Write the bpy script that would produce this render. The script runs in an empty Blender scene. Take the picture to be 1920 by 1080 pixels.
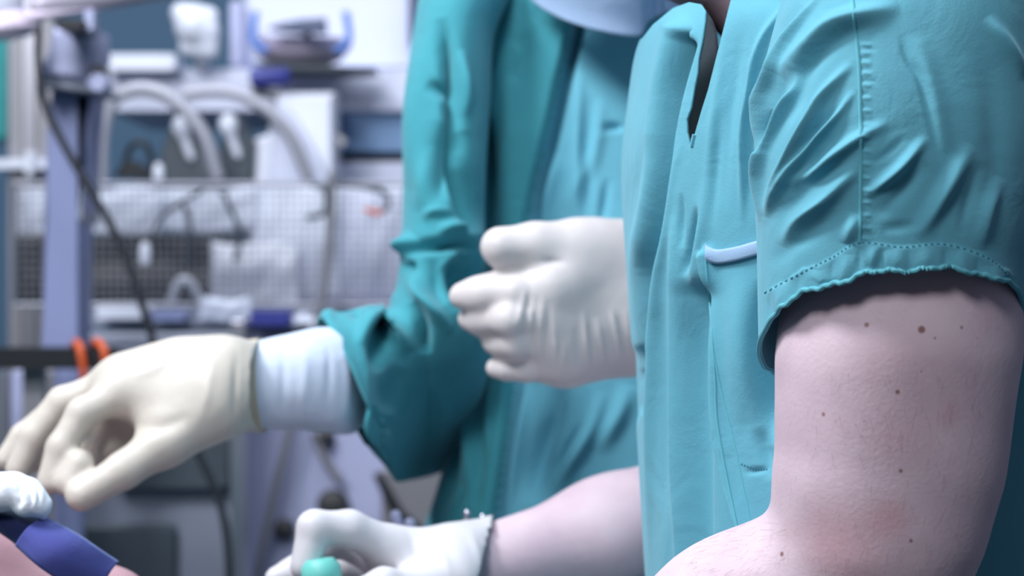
import bpy, math, random
import numpy as np
from mathutils import Vector
from mathutils.bvhtree import BVHTree

random.seed(7); rng = np.random.RandomState(7)
S = bpy.context.scene
col = S.collection

# ------------------------------------------------------------------ camera, world, lights
FP = 4000.0                      # focal length in pixels of the 1920 px wide frame
CZ = 1.2
cam_d = bpy.data.cameras.new('camera'); cam = bpy.data.objects.new('camera', cam_d); col.objects.link(cam)
cam.location = (0, 0, CZ); cam.rotation_euler = (math.pi/2, 0, 0)
cam_d.sensor_width = 36; cam_d.lens = 36*FP/1920
cam_d.clip_start = 0.05; cam_d.clip_end = 50
cam_d.dof.use_dof = True; cam_d.dof.focus_distance = 1.10
cam_d.dof.aperture_fstop = (cam_d.lens/1000)/0.0105
S.camera = cam

w = bpy.data.worlds.new('world'); S.world = w; w.use_nodes = True
w.node_tree.nodes['Background'].inputs[0].default_value = (0.62, 0.72, 0.95, 1)
w.node_tree.nodes['Background'].inputs[1].default_value = 0.055

def area(name, loc, target, size, power, color=(1, 1, 1), sy=None):
    l = bpy.data.lights.new(name, 'AREA'); l.energy = power; l.color = color
    l.size = size
    if sy: l.shape = 'RECTANGLE'; l.size_y = sy
    o = bpy.data.objects.new(name, l); col.objects.link(o); o.location = loc
    d = Vector(target) - Vector(loc)
    o.rotation_euler = d.to_track_quat('-Z', 'Y').to_euler()
    return o
area('surgical_lamp_light', (-0.95, 0.95, 2.45), (0.12, 1.3, 1.15), 0.42, 33, (0.93, 0.95, 1.0))
area('front_fill_light', (-0.65, -0.55, 2.6), (0.2, 1.2, 1.15), 0.5, 28, (0.93, 0.95, 1.0))  # unseen fill added to brighten the surfaces facing the camera
area('overhead_fill_light', (-0.05, 0.95, 2.75), (0.0, 1.6, 1.0), 0.5, 11, (0.85, 0.92, 1.0))  # added high fill for top and front, not a known fixture
area('ceiling_light_back', (-0.5, 2.55, 2.6), (-0.5, 3.3, 0.9), 1.4, 27, (0.90, 0.93, 1.0))

S.view_settings.view_transform = 'Standard'; S.view_settings.look = 'None'
S.view_settings.exposure = 0.0; S.view_settings.gamma = 1.0
S.view_settings.use_curve_mapping = False

# ------------------------------------------------------------------ helpers
def P(px, py, Y):
    """a point seen at photo pixel (px,py) standing Y metres away"""
    return np.array([(px-960)/FP*Y, Y, CZ-(py-540)/FP*Y])
def M_(n, Y): return n/FP*Y       # pixels to metres at a distance

def tag(o, label=None, cat=None, group=None, kind=None):
    if label: o['label'] = label
    if cat: o['category'] = cat
    if group: o['group'] = group
    if kind: o['kind'] = kind
    return o
def empty(name, loc, label, cat, group=None):
    o = bpy.data.objects.new(name, None); col.objects.link(o); o.location = tuple(loc)
    o.empty_display_size = 0.05
    return tag(o, label, cat, group)
def mesh(name, V, F, mat, parent=None, smooth=True, solid=0, subd=0, offset=-1):
    me = bpy.data.meshes.new(name)
    V = np.asarray(V, dtype=float)
    if parent is not None:
        V = V - np.array(parent_world(parent))
    me.from_pydata([tuple(v) for v in V.tolist()], [], [tuple(f) for f in (F.tolist() if hasattr(F, 'tolist') else F)])
    me.update()
    o = bpy.data.objects.new(name, me); col.objects.link(o)
    if mat: me.materials.append(mat)
    if smooth: me.polygons.foreach_set('use_smooth', [True]*len(me.polygons))
    if parent is not None: o.parent = parent
    if solid:
        m = o.modifiers.new('Solidify', 'SOLIDIFY'); m.thickness = solid; m.offset = offset
    if subd:
        m = o.modifiers.new('Subdivision', 'SUBSURF'); m.levels = subd; m.render_levels = subd
    return o
def parent_world(p):
    v = np.zeros(3)
    while p is not None:
        v += np.array(p.location); p = p.parent
    return v

class MB:
    def __init__(s): s.V = []; s.F = []
    def add(s, V, F):
        n = len(s.V); s.V += [tuple(v) for v in V]; s.F += [tuple(i+n for i in f) for f in F]; return s
    def box(s, a, b, bev=0.0):
        x0, y0, z0 = np.minimum(a, b); x1, y1, z1 = np.maximum(a, b)
        if bev <= 0:
            V = [(x, y, z) for x in (x0, x1) for y in (y0, y1) for z in (z0, z1)]
            F = [(0,1,3,2),(4,6,7,5),(0,4,5,1),(2,3,7,6),(0,2,6,4),(1,5,7,3)]
            return s.add(V, F)
        # rounded in the x-z outline, extruded in y with chamfer
        bev = min(bev, (x1-x0)/2.01, (z1-z0)/2.01); pts = []
        for cx, cz, a0 in ((x1-bev, z1-bev, 0), (x0+bev, z1-bev, 90), (x0+bev, z0+bev, 180), (x1-bev, z0+bev, 270)):
            for k in range(6):
                t = math.radians(a0+k*18); pts.append((cx+bev*math.cos(t), cz+bev*math.sin(t)))
        return s.prism(pts, y0, y1, min(bev*0.5, (y1-y0)/3))
    def prism(s, pts, y0, y1, ch=0.0):
        n = len(pts); c = np.mean(np.array(pts), axis=0); V = []; rings = []
        def ring(y, k):
            rings.append(len(V))
            for p in pts:
                d = np.array(p)-c; L = np.linalg.norm(d)+1e-9
                q = np.array(p)-d/L*k; V.append((q[0], y, q[1]))
        if ch: ring(y0, ch); ring(y0+ch, 0); ring(y1-ch, 0); ring(y1, ch)
        else: ring(y0, 0); ring(y1, 0)
        F = []
        for r in range(len(rings)-1):
            for i in range(n):
                j = (i+1) % n; a = rings[r]; b = rings[r+1]
                F.append((a+i, a+j, b+j, b+i))
        F.append(tuple(range(n))[::-1]); F.append(tuple(rings[-1]+i for i in range(n)))
        return s.add(V, F)
    def tube(s, pts, r, n=12, rad=None, cap=True, flat=1.0):
        pts = np.array(pts, float); m = len(pts)
        T = np.gradient(pts, axis=0); T /= np.linalg.norm(T, axis=1)[:, None]+1e-12
        up = np.array([0., 1, 0]) if abs(T[0][1]) < 0.9 else np.array([1., 0, 0])
        V = []
        for i in range(m):
            u = np.cross(T[i], up); u /= np.linalg.norm(u)+1e-12; v = np.cross(T[i], u)
            rr = r if rad is None else rad[i]
            for k in range(n):
                a = 2*math.pi*k/n; V.append(pts[i]+rr*(math.cos(a)*u+flat*math.sin(a)*v))
        F = [(i*n+k, i*n+(k+1) % n, (i+1)*n+(k+1) % n, (i+1)*n+k) for i in range(m-1) for k in range(n)]
        if cap: F += [tuple(range(n))[::-1], tuple((m-1)*n+k for k in range(n))]
        return s.add(V, F)
    def lathe(s, c, axis, prof, n=28):
        """prof: list of (radius, distance along axis)"""
        axis = np.array(axis, float); axis /= np.linalg.norm(axis)
        up = np.array([0., 0, 1]) if abs(axis[2]) < .9 else np.array([1., 0, 0])
        u = np.cross(axis, up); u /= np.linalg.norm(u); v = np.cross(axis, u); V = []
        for r, h in prof:
            for k in range(n):
                a = 2*math.pi*k/n; V.append(np.array(c)+axis*h+max(r, 1e-5)*(math.cos(a)*u+math.sin(a)*v))
        m = len(prof)
        F = [(i*n+k, i*n+(k+1) % n, (i+1)*n+(k+1) % n, (i+1)*n+k) for i in range(m-1) for k in range(n)]
        F += [tuple(range(n))[::-1], tuple((m-1)*n+k for k in range(n))]
        return s.add(V, F)
    def build(s, name, mat, parent=None, smooth=False, **kw):
        o = mesh(name, s.V, s.F, mat, parent, smooth=False, **kw)
        if smooth:
            me = o.data
            me.polygons.foreach_set('use_smooth', [True]*len(me.polygons))
            me.set_sharp_from_angle(angle=math.radians(38))
        return o

def spline(pts, n):
    """Catmull-Rom through rows of numbers"""
    A = np.array(pts, float); m = len(A)
    A = np.vstack([2*A[0]-A[1], A, 2*A[-1]-A[-2]])
    t = np.linspace(0, m-1-1e-9, n); i = t.astype(int); f = (t-i)[:, None]
    p0, p1, p2, p3 = A[i], A[i+1], A[i+2], A[i+3]
    return 0.5*((2*p1)+(-p0+p2)*f+(2*p0-5*p1+4*p2-p3)*f*f+(-p0+3*p1-3*p2+p3)*f**3)

# ------------------------------------------------------------------ materials
def newmat(name):
    m = bpy.data.materials.new(name); m.use_nodes = True
    return m, m.node_tree, m.node_tree.nodes['Principled BSDF']
def setp(b, **k):
    for a, v in k.items():
        n = a.replace('_', ' ')
        if n in b.inputs: b.inputs[n].default_value = v
def noise_bump(nt, b, scale, strength, dist=0.001, detail=4):
    tc = nt.nodes.new('ShaderNodeTexCoord'); nz = nt.nodes.new('ShaderNodeTexNoise')
    nz.inputs['Scale'].default_value = scale; nz.inputs['Detail'].default_value = detail
    bp = nt.nodes.new('ShaderNodeBump'); bp.inputs['Strength'].default_value = strength; bp.inputs['Distance'].default_value = dist
    nt.links.new(tc.outputs['Object'], nz.inputs['Vector']); nt.links.new(nz.outputs['Fac'], bp.inputs['Height'])
    nt.links.new(bp.outputs['Normal'], b.inputs['Normal'])
    return tc, nz, bp
def plain(name, c, rough=0.5, metal=0.0, var=0.06, scale=6, bump=0.0, **k):
    """a procedural material: base colour with a slight mottling"""
    m, nt, b = newmat(name)
    tc, nz, bp = noise_bump(nt, b, scale*8, bump, 0.001)
    n2 = nt.nodes.new('ShaderNodeTexNoise'); n2.inputs['Scale'].default_value = scale
    nt.links.new(tc.outputs['Object'], n2.inputs['Vector'])
    mx = nt.nodes.new('ShaderNodeMix'); mx.data_type = 'RGBA'
    mx.inputs[6].default_value = tuple(x*(1-var) for x in c)+(1,)
    mx.inputs[7].default_value = tuple(min(1, x*(1+var)) for x in c)+(1,)
    nt.links.new(n2.outputs['Fac'], mx.inputs[0]); nt.links.new(mx.outputs[2], b.inputs['Base Color'])
    setp(b, Roughness=rough, Metallic=metal); setp(b, **k)
    return m
def cloth(name, c, c2=None, rough=0.85, wr=0.5):
    """woven cotton: fine weave bump, soft creasing, faint washed-out mottling"""
    m, nt, b = newmat(name); c2 = c2 or tuple(x*1.15 for x in c)
    tc = nt.nodes.new('ShaderNodeTexCoord')
    n1 = nt.nodes.new('ShaderNodeTexNoise'); n1.inputs['Scale'].default_value = 14; n1.inputs['Detail'].default_value = 5; n1.inputs['Roughness'].default_value = .6
    n2 = nt.nodes.new('ShaderNodeTexNoise'); n2.inputs['Scale'].default_value = 900; n2.inputs['Detail'].default_value = 2
    n3 = nt.nodes.new('ShaderNodeTexNoise'); n3.inputs['Scale'].default_value = 22; n3.inputs['Detail'].default_value = 3; n3.inputs['Distortion'].default_value = 1.0
    for n in (n1, n2, n3): nt.links.new(tc.outputs['Object'], n.inputs['Vector'])
    mx = nt.nodes.new('ShaderNodeMix'); mx.data_type = 'RGBA'
    mx.inputs[6].default_value = c+(1,); mx.inputs[7].default_value = c2+(1,)
    nt.links.new(n1.outputs['Fac'], mx.inputs[0]); nt.links.new(mx.outputs[2], b.inputs['Base Color'])
    b1 = nt.nodes.new('ShaderNodeBump'); b1.inputs['Strength'].default_value = wr; b1.inputs['Distance'].default_value = 0.006
    b2 = nt.nodes.new('ShaderNodeBump'); b2.inputs['Strength'].default_value = .25; b2.inputs['Distance'].default_value = 0.0006
    nt.links.new(n3.outputs['Fac'], b1.inputs['Height']); nt.links.new(n2.outputs['Fac'], b2.inputs['Height'])
    nt.links.new(b1.outputs['Normal'], b2.inputs['Normal']); nt.links.new(b2.outputs['Normal'], b.inputs['Normal'])
    setp(b, Roughness=rough, Sheen_Weight=0.25, Sheen_Roughness=0.5)
    b.inputs['Sheen Tint'].default_value = (0.6, 0.9, 1, 1)
    b.inputs['Specular IOR Level'].default_value = 0.25
    return m
def skin(name, c, c2, spots=(), redness=()):
    m, nt, b = newmat(name)
    tc = nt.nodes.new('ShaderNodeTexCoord')
    n1 = nt.nodes.new('ShaderNodeTexNoise'); n1.inputs['Scale'].default_value = 26; n1.inputs['Detail'].default_value = 5
    n2 = nt.nodes.new('ShaderNodeTexNoise'); n2.inputs['Scale'].default_value = 420; n2.inputs['Detail'].default_value = 3
    for n in (n1, n2): nt.links.new(tc.outputs['Object'], n.inputs['Vector'])
    rp = nt.nodes.new('ShaderNodeValToRGB'); rp.color_ramp.elements[0].position = .35; rp.color_ramp.elements[1].position = .68
    nt.links.new(n1.outputs['Fac'], rp.inputs[0])
    rp.color_ramp.elements[0].color = c+(1,); rp.color_ramp.elements[1].color = c2+(1,)
    cur = rp.outputs[0]
    for (p, r, cc, soft) in spots:
        vm = nt.nodes.new('ShaderNodeVectorMath'); vm.operation = 'DISTANCE'
        vm.inputs[1].default_value = tuple(p); nt.links.new(tc.outputs['Object'], vm.inputs[0])
        mr = nt.nodes.new('ShaderNodeMapRange'); mr.interpolation_type = 'SMOOTHSTEP'
        mr.inputs['From Min'].default_value = r*(1-soft); mr.inputs['From Max'].default_value = r*(1+soft*.6)
        mr.inputs['To Min'].default_value = cc[3]; mr.inputs['To Max'].default_value = 0.0
        nt.links.new(vm.outputs['Value'], mr.inputs['Value'])
        mx = nt.nodes.new('ShaderNodeMix'); mx.data_type = 'RGBA'
        nt.links.new(mr.outputs[0], mx.inputs[0]); nt.links.new(cur, mx.inputs[6]); mx.inputs[7].default_value = tuple(cc[:3])+(1,)
        cur = mx.outputs[2]
    nt.links.new(cur, b.inputs['Base Color'])
    bp = nt.nodes.new('ShaderNodeBump'); bp.inputs['Strength'].default_value = .25; bp.inputs['Distance'].default_value = 0.0008
    nt.links.new(n2.outputs['Fac'], bp.inputs['Height']); nt.links.new(bp.outputs['Normal'], b.inputs['Normal'])
    setp(b, Roughness=0.55, Subsurface_Weight=0.18, Subsurface_Scale=0.01)
    b.inputs['Subsurface Radius'].default_value = (1.0, .45, .35); b.inputs['Specular IOR Level'].default_value = .35
    return m
def latex(name, c):
    m, nt, b = newmat(name)
    noise_bump(nt, b, 60, 0.35, 0.002, 4)
    b.inputs['Base Color'].default_value = c+(1,)
    setp(b, Roughness=0.5, Subsurface_Weight=0.2, Subsurface_Scale=0.008)
    b.inputs['Subsurface Radius'].default_value = (1, .8, .6)
    return m

TEAL = (0.105, 0.365, 0.465)
m_scrub = cloth('teal_scrub_cotton', TEAL, (0.135, 0.41, 0.51), wr=.28)
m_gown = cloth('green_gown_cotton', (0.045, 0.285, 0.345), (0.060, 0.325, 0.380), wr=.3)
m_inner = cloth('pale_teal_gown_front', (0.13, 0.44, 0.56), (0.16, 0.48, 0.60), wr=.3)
m_drape = cloth('green_drape', (0.05, 0.33, 0.33), wr=.5)
m_trim = cloth('pocket_trim', (0.30, 0.45, 0.64), (0.33, 0.48, 0.67), wr=.15)
m_thread = plain('scrub_thread', (0.05, 0.25, 0.32), .9)
m_threadlight = plain('scrub_seam_piping', (0.12, 0.44, 0.52), .9)
m_black = cloth('black_inner_cloth', (0.006, 0.004, 0.012), (0.01, 0.008, 0.018), wr=.3)
m_mask = cloth('pale_blue_mask', (0.40, 0.56, 0.82), (0.46, 0.61, 0.85), wr=.15)
m_cuff = cloth('white_knit_cuff', (0.60, 0.69, 0.84), (0.66, 0.73, 0.86), wr=.35)
m_gauze = cloth('white_gauze', (0.82, 0.88, 0.97), (0.9, 0.93, 0.98), wr=.6)
m_strap = cloth('blue_strap_cloth', (0.055, 0.065, 0.27), (0.07, 0.08, 0.31), wr=.3)
m_strapd = cloth('navy_strap_cloth', (0.010, 0.016, 0.07), (0.015, 0.02, 0.09), wr=.3)
m_glove = latex('cream_latex', (0.64, 0.595, 0.59))
m_gloveY = latex('yellow_cream_latex', (0.60, 0.55, 0.48))
m_gloveC = latex('yellowed_latex_cuff', (0.60, 0.53, 0.40))
m_gloveW = latex('white_latex', (0.64, 0.62, 0.65))
m_steel = plain('brushed_steel', (0.55, 0.55, 0.62), .32, 1.0)
m_steeld = plain('dull_grey_metal', (0.30, 0.30, 0.33), .45, .5)
m_white = plain('white_enamel', (0.66, 0.70, 0.86), .45)
m_whitec = plain('clear_white_plastic', (0.78, 0.82, 0.93), .3)
m_lilac = plain('lilac_grey_enamel', (0.27, 0.31, 0.54), .5)
m_lilacl = plain('pale_lilac_enamel', (0.45, 0.48, 0.70), .5)
m_grey = plain('grey_enamel', (0.26, 0.29, 0.37), .5)
m_greyd = plain('dark_grey_plastic', (0.055, 0.075, 0.095), .5)
m_blackp = plain('black_plastic', (0.008, 0.010, 0.014), .45)
m_cable = plain('black_rubber_cable', (0.018, 0.022, 0.03), .5)
m_slate = plain('slate_screen', (0.05, 0.075, 0.16), .35)
m_bluep = plain('deep_blue_plastic', (0.03, 0.04, 0.26), .4)
m_brblue = plain('bright_blue_reflection', (0.12, 0.28, 0.80), .35)  # colour of the blue reflections at the basin's sides
m_orange = plain('orange_plastic', (0.75, 0.13, 0.04), .45)
m_pink = plain('pale_pink_plastic', (0.72, 0.62, 0.76), .4)
m_panel = plain('steel_blue_panel', (0.20, 0.33, 0.54), .7)
m_hoop = plain('satin_grey_metal', (0.33, 0.34, 0.40), .4, .35)
m_arm = plain('pale_satin_metal', (0.42, 0.38, 0.47), .3, .15)
m_wall = plain('blue_grey_wall', (0.085, 0.17, 0.27), .8)
m_wallp = plain('pale_wall', (0.55, 0.6, 0.72), .8)
m_floor = plain('grey_vinyl_floor', (0.06, 0.085, 0.11), .5)
m_wire = plain('steel_wire', (0.34, 0.35, 0.39), .45, .5)
m_pouch = plain('white_paper_pouch', (0.70, 0.75, 0.88), .6, var=.12, scale=12, bump=.4)
m_greeni = plain('mint_green_plastic', (0.16, 0.58, 0.52), .45)
m_hair = plain('dark_brown_hair', (0.03, 0.018, 0.012), .6)

# ------------------------------------------------------------------ implicit bodies (smoothly blended cones) meshed by surface nets
def surface_nets(F, org, h):
    ins = F < 0
    nx, ny, nz = F.shape
    c = np.zeros((nx-1, ny-1, nz-1), np.int8)
    for dx in (0, 1):
        for dy in (0, 1):
            for dz in (0, 1):
                c += ins[dx:nx-1+dx, dy:ny-1+dy, dz:nz-1+dz]
    act = (c > 0) & (c < 8)
    I = np.argwhere(act); idx = -np.ones(act.shape, np.int64); idx[act] = np.arange(len(I))
    acc = np.zeros((len(I), 3)); cnt = np.zeros(len(I))
    cor = [(x, y, z) for x in (0, 1) for y in (0, 1) for z in (0, 1)]
    for a in cor:
        for ax in range(3):
            if a[ax]: continue
            b = list(a); b[ax] = 1
            fa = F[I[:, 0]+a[0], I[:, 1]+a[1], I[:, 2]+a[2]]; fb = F[I[:, 0]+b[0], I[:, 1]+b[1], I[:, 2]+b[2]]
            k = (fa < 0) != (fb < 0); t = fa[k]/(fa[k]-fb[k])
            p = np.tile(np.array(a, float), (k.sum(), 1)); p[:, ax] = t
            acc[k] += p; cnt[k] += 1
    V = (I+acc/cnt[:, None])*h+np.array(org)
    Q = []
    for ax in range(3):
        sl0 = [slice(None)]*3; sl1 = [slice(None)]*3; sl0[ax] = slice(0, -1); sl1[ax] = slice(1, None)
        A = ins[tuple(sl0)]; B = ins[tuple(sl1)]
        E = np.argwhere(A != B); o1, o2 = [(1, 2), (2, 0), (0, 1)][ax]
        ok = (E[:, o1] > 0) & (E[:, o2] > 0) & (E[:, o1] < F.shape[o1]-1) & (E[:, o2] < F.shape[o2]-1); E = E[ok]
        def cell(d1, d2):
            e = E.copy(); e[:, o1] -= d1; e[:, o2] -= d2; return idx[e[:, 0], e[:, 1], e[:, 2]]
        q = np.stack([cell(1, 1), cell(0, 1), cell(0, 0), cell(1, 0)], 1)
        fl = B[E[:, 0], E[:, 1], E[:, 2]]
        q[fl] = q[fl][:, ::-1]; Q.append(q)
    return V, np.vstack(Q)

def sdf_mesh(prims, h, k=0.012, pad=0.03):
    """prims: ('c', a, b, ra, rb[, k]) tapered capsule, or ('e', centre, radii[, k]) ellipsoid"""
    lo = np.full(3, 1e9); hi = -lo
    for p in prims:
        if p[0] == 'c':
            a, b = np.array(p[1]), np.array(p[2]); r = max(p[3], p[4]); lo = np.minimum(lo, np.minimum(a, b)-r); hi = np.maximum(hi, np.maximum(a, b)+r)
        else: lo = np.minimum(lo, np.array(p[1])-np.array(p[2])); hi = np.maximum(hi, np.array(p[1])+np.array(p[2]))
    lo -= pad; n = np.ceil((hi+pad-lo)/h).astype(int)+1
    F = np.full(tuple(n), 0.05, np.float32)
    ax = [lo[i]+h*np.arange(n[i]) for i in range(3)]
    for p in prims:
        kk = p[5] if (p[0] == 'c' and len(p) > 5) else (p[3] if (p[0] == 'e' and len(p) > 3) else k)
        if p[0] == 'c':
            a, b = np.array(p[1], float), np.array(p[2], float); r = max(p[3], p[4]); l = np.minimum(a, b)-r; u = np.maximum(a, b)+r
        else: l = np.array(p[1])-np.array(p[2]); u = np.array(p[1])+np.array(p[2])
        mgn = max(kk*1.5, 0.02)
        i0 = np.maximum(0, np.floor((l-mgn-lo)/h).astype(int)); i1 = np.minimum(n, np.ceil((u+mgn-lo)/h).astype(int)+1)
        X = ax[0][i0[0]:i1[0], None, None]; Y = ax[1][None, i0[1]:i1[1], None]; Z = ax[2][None, None, i0[2]:i1[2]]
        if p[0] == 'c':
            d = b-a; L2 = (d@d)+1e-12
            t = ((X-a[0])*d[0]+(Y-a[1])*d[1]+(Z-a[2])*d[2])/L2; t = np.clip(t, 0, 1)
            D = np.sqrt((X-a[0]-t*d[0])**2+(Y-a[1]-t*d[1])**2+(Z-a[2]-t*d[2])**2)-(p[3]+(p[4]-p[3])*t)
        else:
            c, r = p[1], p[2]
            q = np.sqrt(((X-c[0])/r[0])**2+((Y-c[1])/r[1])**2+((Z-c[2])/r[2])**2)
            g = np.sqrt(((X-c[0])/r[0]**2)**2+((Y-c[1])/r[1]**2)**2+((Z-c[2])/r[2]**2)**2)+1e-9
            D = q*(q-1)/g
            D = np.where(q < .2, -min(r)*.8, D)
        sl = tuple(slice(i0[i], i1[i]) for i in range(3)); G = F[sl]
        hh = np.clip(0.5+0.5*(G-D)/kk, 0, 1)
        F[sl] = G*(1-hh)+D*hh-kk*hh*(1-hh)
    return surface_nets(F, lo, h)

def vnormals(V, Fq):
    Fq = np.asarray(Fq); n = np.cross(V[Fq[:, 2]]-V[Fq[:, 0]], V[Fq[:, 3]]-V[Fq[:, 1]])
    N = np.zeros_like(V)
    for i in range(4): np.add.at(N, Fq[:, i], n)
    return N/(np.linalg.norm(N, axis=1)[:, None]+1e-12)

def seg_dist(px, py, pts):
    """distance to polyline, signed side (+ right of travel), and 0..1 parameter along it"""
    pts = np.array(pts, float); best = np.full(px.shape, 1e9); side = np.zeros(px.shape); par = np.zeros(px.shape)
    L = np.r_[0, np.cumsum(np.linalg.norm(np.diff(pts, axis=0), axis=1))]
    for i in range(len(pts)-1):
        a = pts[i]; d = pts[i+1]-a; l2 = d@d+1e-9
        t = np.clip(((px-a[0])*d[0]+(py-a[1])*d[1])/l2, 0, 1)
        ex = px-a[0]-t*d[0]; ey = py-a[1]-t*d[1]; D = np.hypot(ex, ey)
        k = D < best
        best = np.where(k, D, best); side = np.where(k, np.sign(-(d[0]*ey-d[1]*ex)), side)
        par = np.where(k, (L[i]+t*math.sqrt(l2))/L[-1], par)
    return best, side, par
def folds(V, N, strokes, facing=-0.1):
    """push the cloth out along ridges and in along valleys.  stroke = (kind, points, width px, height mm)
       'r' ridge/valley fading at both ends, 'f' same without fade, 's' step: raised on the right of travel"""
    px = 960+V[:, 0]/V[:, 1]*FP; py = 540-(V[:, 2]-CZ)/V[:, 1]*FP
    tc = np.array([0, 0, CZ])-V; tc /= np.linalg.norm(tc, axis=1)[:, None]
    fc = (N*tc).sum(1); msk = np.clip((fc-facing)/0.25, 0, 1)
    D = np.zeros(len(V))
    for st in strokes:
        kind, pts, wd, amp = st[:4]
        pts = np.array(pts, float)
        near = (px > pts[:, 0].min()-4*wd-20) & (px < pts[:, 0].max()+4*wd+20) & (py > pts[:, 1].min()-4*wd-20) & (py < pts[:, 1].max()+4*wd+20)
        if len(pts) > 2:
            q = spline(pts, 4*len(pts))
        else: q = pts
        d, sd, t = seg_dist(px[near], py[near], q)
        if kind == 's':
            rng_ = st[4] if len(st) > 4 else 60
            x = sd*d/wd; v = 1/(1+np.exp(-np.clip(x*2.2, -30, 30)))*np.exp(-(np.maximum(d, 0)/rng_)**2)*np.where(sd < 0, 0.6, 1)
            v = np.where(sd > 0, v, 1/(1+np.exp(np.clip(-x*2.2, -30, 30))))
            v = np.where(sd > 0, v, v*1.0)
            end = np.clip(t/0.04, 0, 1)*np.clip((1-t)/0.04, 0, 1)
            D[near] += amp*1e-3*v*end
        else:
            v = np.exp(-(d/wd)**2)
            if len(st) > 4: # asymmetric: second width on the right of travel
                v = np.where(sd > 0, np.exp(-(d/st[4])**2), v)
            if kind == 'r': v = v*(np.sin(np.pi*np.clip(t, 0.01, .99))**1.1)
            D[near] += amp*1e-3*v
    return V+N*(D*msk)[:, None]

def gridnormals(G):
    du = np.roll(G, -1, 1)-np.roll(G, 1, 1); dv = np.gradient(G, axis=0)
    N = np.cross(du, dv); N /= np.linalg.norm(N, axis=2)[:, :, None]+1e-12
    return N
def ring_tube(rings, nu, nv):
    """rings: rows (cx,cy,cz, ax,ay,az, bx,by,bz, exponent); a closed sleeve of cloth"""
    R = spline(rings, nv); ph = np.linspace(0, 2*math.pi, nu, endpoint=False)
    c = np.cos(ph)[None, :]; s = np.sin(ph)[None, :]; e = (2/R[:, 9])[:, None]
    C = np.sign(c)*np.abs(c)**e; Sn = np.sign(s)*np.abs(s)**e
    return R[:, None, 0:3]+C[:, :, None]*R[:, None, 3:6]+Sn[:, :, None]*R[:, None, 6:9]
def ring(px, py, Y, hw, hd, tilt=0.0, e=2.2, slope=0.0, yslope=0.0):
    """a horizontal ring of cloth seen centred at px,py, hw pixels to either side, hd metres deep; tilt raises its near side (m), slope its right side (m)"""
    c = P(px, py, Y); a = M_(hw, Y)
    return [c[0], c[1], c[2], a, yslope, slope, 0, -hd, tilt, e]
def outward(G, N):
    c = G.mean(1, keepdims=True)
    return N if ((G-c)*N).sum() > 0 else -N
def cloth_tube(name, rings, nu, nv, strokes, mat, parent, cut=None, solid=0.0016, post=None, capend=False):
    G = ring_tube(rings, nu, nv); N = outward(G, gridnormals(G))
    V = folds(G.reshape(-1, 3), N.reshape(-1, 3), strokes)
    if post is not None: V = post(V)
    i, j = np.meshgrid(np.arange(nv-1), np.arange(nu), indexing='ij'); j2 = (j+1) % nu
    F = np.stack([i*nu+j, i*nu+j2, (i+1)*nu+j2, (i+1)*nu+j], -1).reshape(-1, 4)
    if (N.reshape(-1, 3)*vnormals(V, F)).sum() < 0: F = F[:, ::-1]
    if cut is not None:
        px = 960+V[:, 0]/V[:, 1]*FP; py = 540-(V[:, 2]-CZ)/V[:, 1]*FP
        poly = np.array(cut, float); inside = np.zeros(len(V), bool); n = len(poly)
        for a in range(n):
            x0, y0 = poly[a]; x1, y1 = poly[(a+1) % n]
            c = ((y0 > py) != (y1 > py)) & (px < (x1-x0)*(py-y0)/((y1-y0) if y1 != y0 else 1e-9)+x0); inside ^= c
        # clip the cloth exactly along the outline of the opening
        cl = np.vstack([poly, poly[:1]]); best = np.full(px.shape, 1e9)
        for a in range(n):
            p0 = cl[a]; dd = cl[a+1]-p0; l2 = dd@dd+1e-9; tt = np.clip(((px-p0[0])*dd[0]+(py-p0[1])*dd[1])/l2, 0, 1)
            best = np.minimum(best, np.hypot(px-p0[0]-tt*dd[0], py-p0[1]-tt*dd[1]))
        sd = np.where(inside, -best, best)
        fi = inside[F]; mixed = fi.any(1) & ~fi.all(1)
        keep = [tuple(q) for q in F[~fi.any(1)].tolist()]; VL = V.tolist(); cache = {}
        for q in F[mixed].tolist():
            out = []
            for k0 in range(4):
                i0, i1 = q[k0], q[(k0+1) % 4]
                if sd[i0] > 0: out.append(i0)
                if (sd[i0] > 0) != (sd[i1] > 0):
                    key = (min(i0, i1), max(i0, i1))
                    if key not in cache:
                        t = sd[key[0]]/(sd[key[0]]-sd[key[1]]); VL.append((V[key[0]]*(1-t)+V[key[1]]*t).tolist()); cache[key] = len(VL)-1
                    out.append(cache[key])
            if len(out) > 2: keep.append(tuple(out))
        V = np.array(VL); F = keep
    if capend and cut is None: F = [tuple(f) for f in F.tolist()]+[tuple(range(nu)), tuple((nv-1)*nu+q for q in range(nu))[::-1]]
    return mesh(name, V, F, mat, parent, solid=solid), V, F

def bvh_of(V, F): return BVHTree.FromPolygons([Vector(v) for v in V], [tuple(f) for f in (F.tolist() if hasattr(F, 'tolist') else F)])
def hit(bvh, px, py, off=0.0):
    o = Vector((0, 0, CZ)); d = Vector(P(px, py, 1.0))-o; d.normalize()
    r = bvh.ray_cast(o, d)
    return None if r[0] is None else np.array(r[0])-np.array(d)*off
def surf_line(name, bvh, pts, r, mat, parent, n=60, off=0.0, dash=None, flat=1.0):
    """a seam, piping or stitching laid on the cloth along a path"""
    Q = spline(pts, n) if len(pts) > 2 else np.linspace(pts[0], pts[1], n)
    W = [hit(bvh, x, y, off) for x, y in Q]; W = [x for x in W if x is not None]
    mb = MB()
    if dash:
        for i in range(0, len(W)-dash, dash*2-1): mb.tube(W[i:i+dash], r, 6)
    else:
        W = np.array(W)
        for _ in range(2): W[1:-1] = (W[:-2]+2*W[1:-1]+W[2:])/4
        mb.tube(W, r, 6, flat=flat)
    return mb.build(name, mat, parent, smooth=True)

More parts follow.
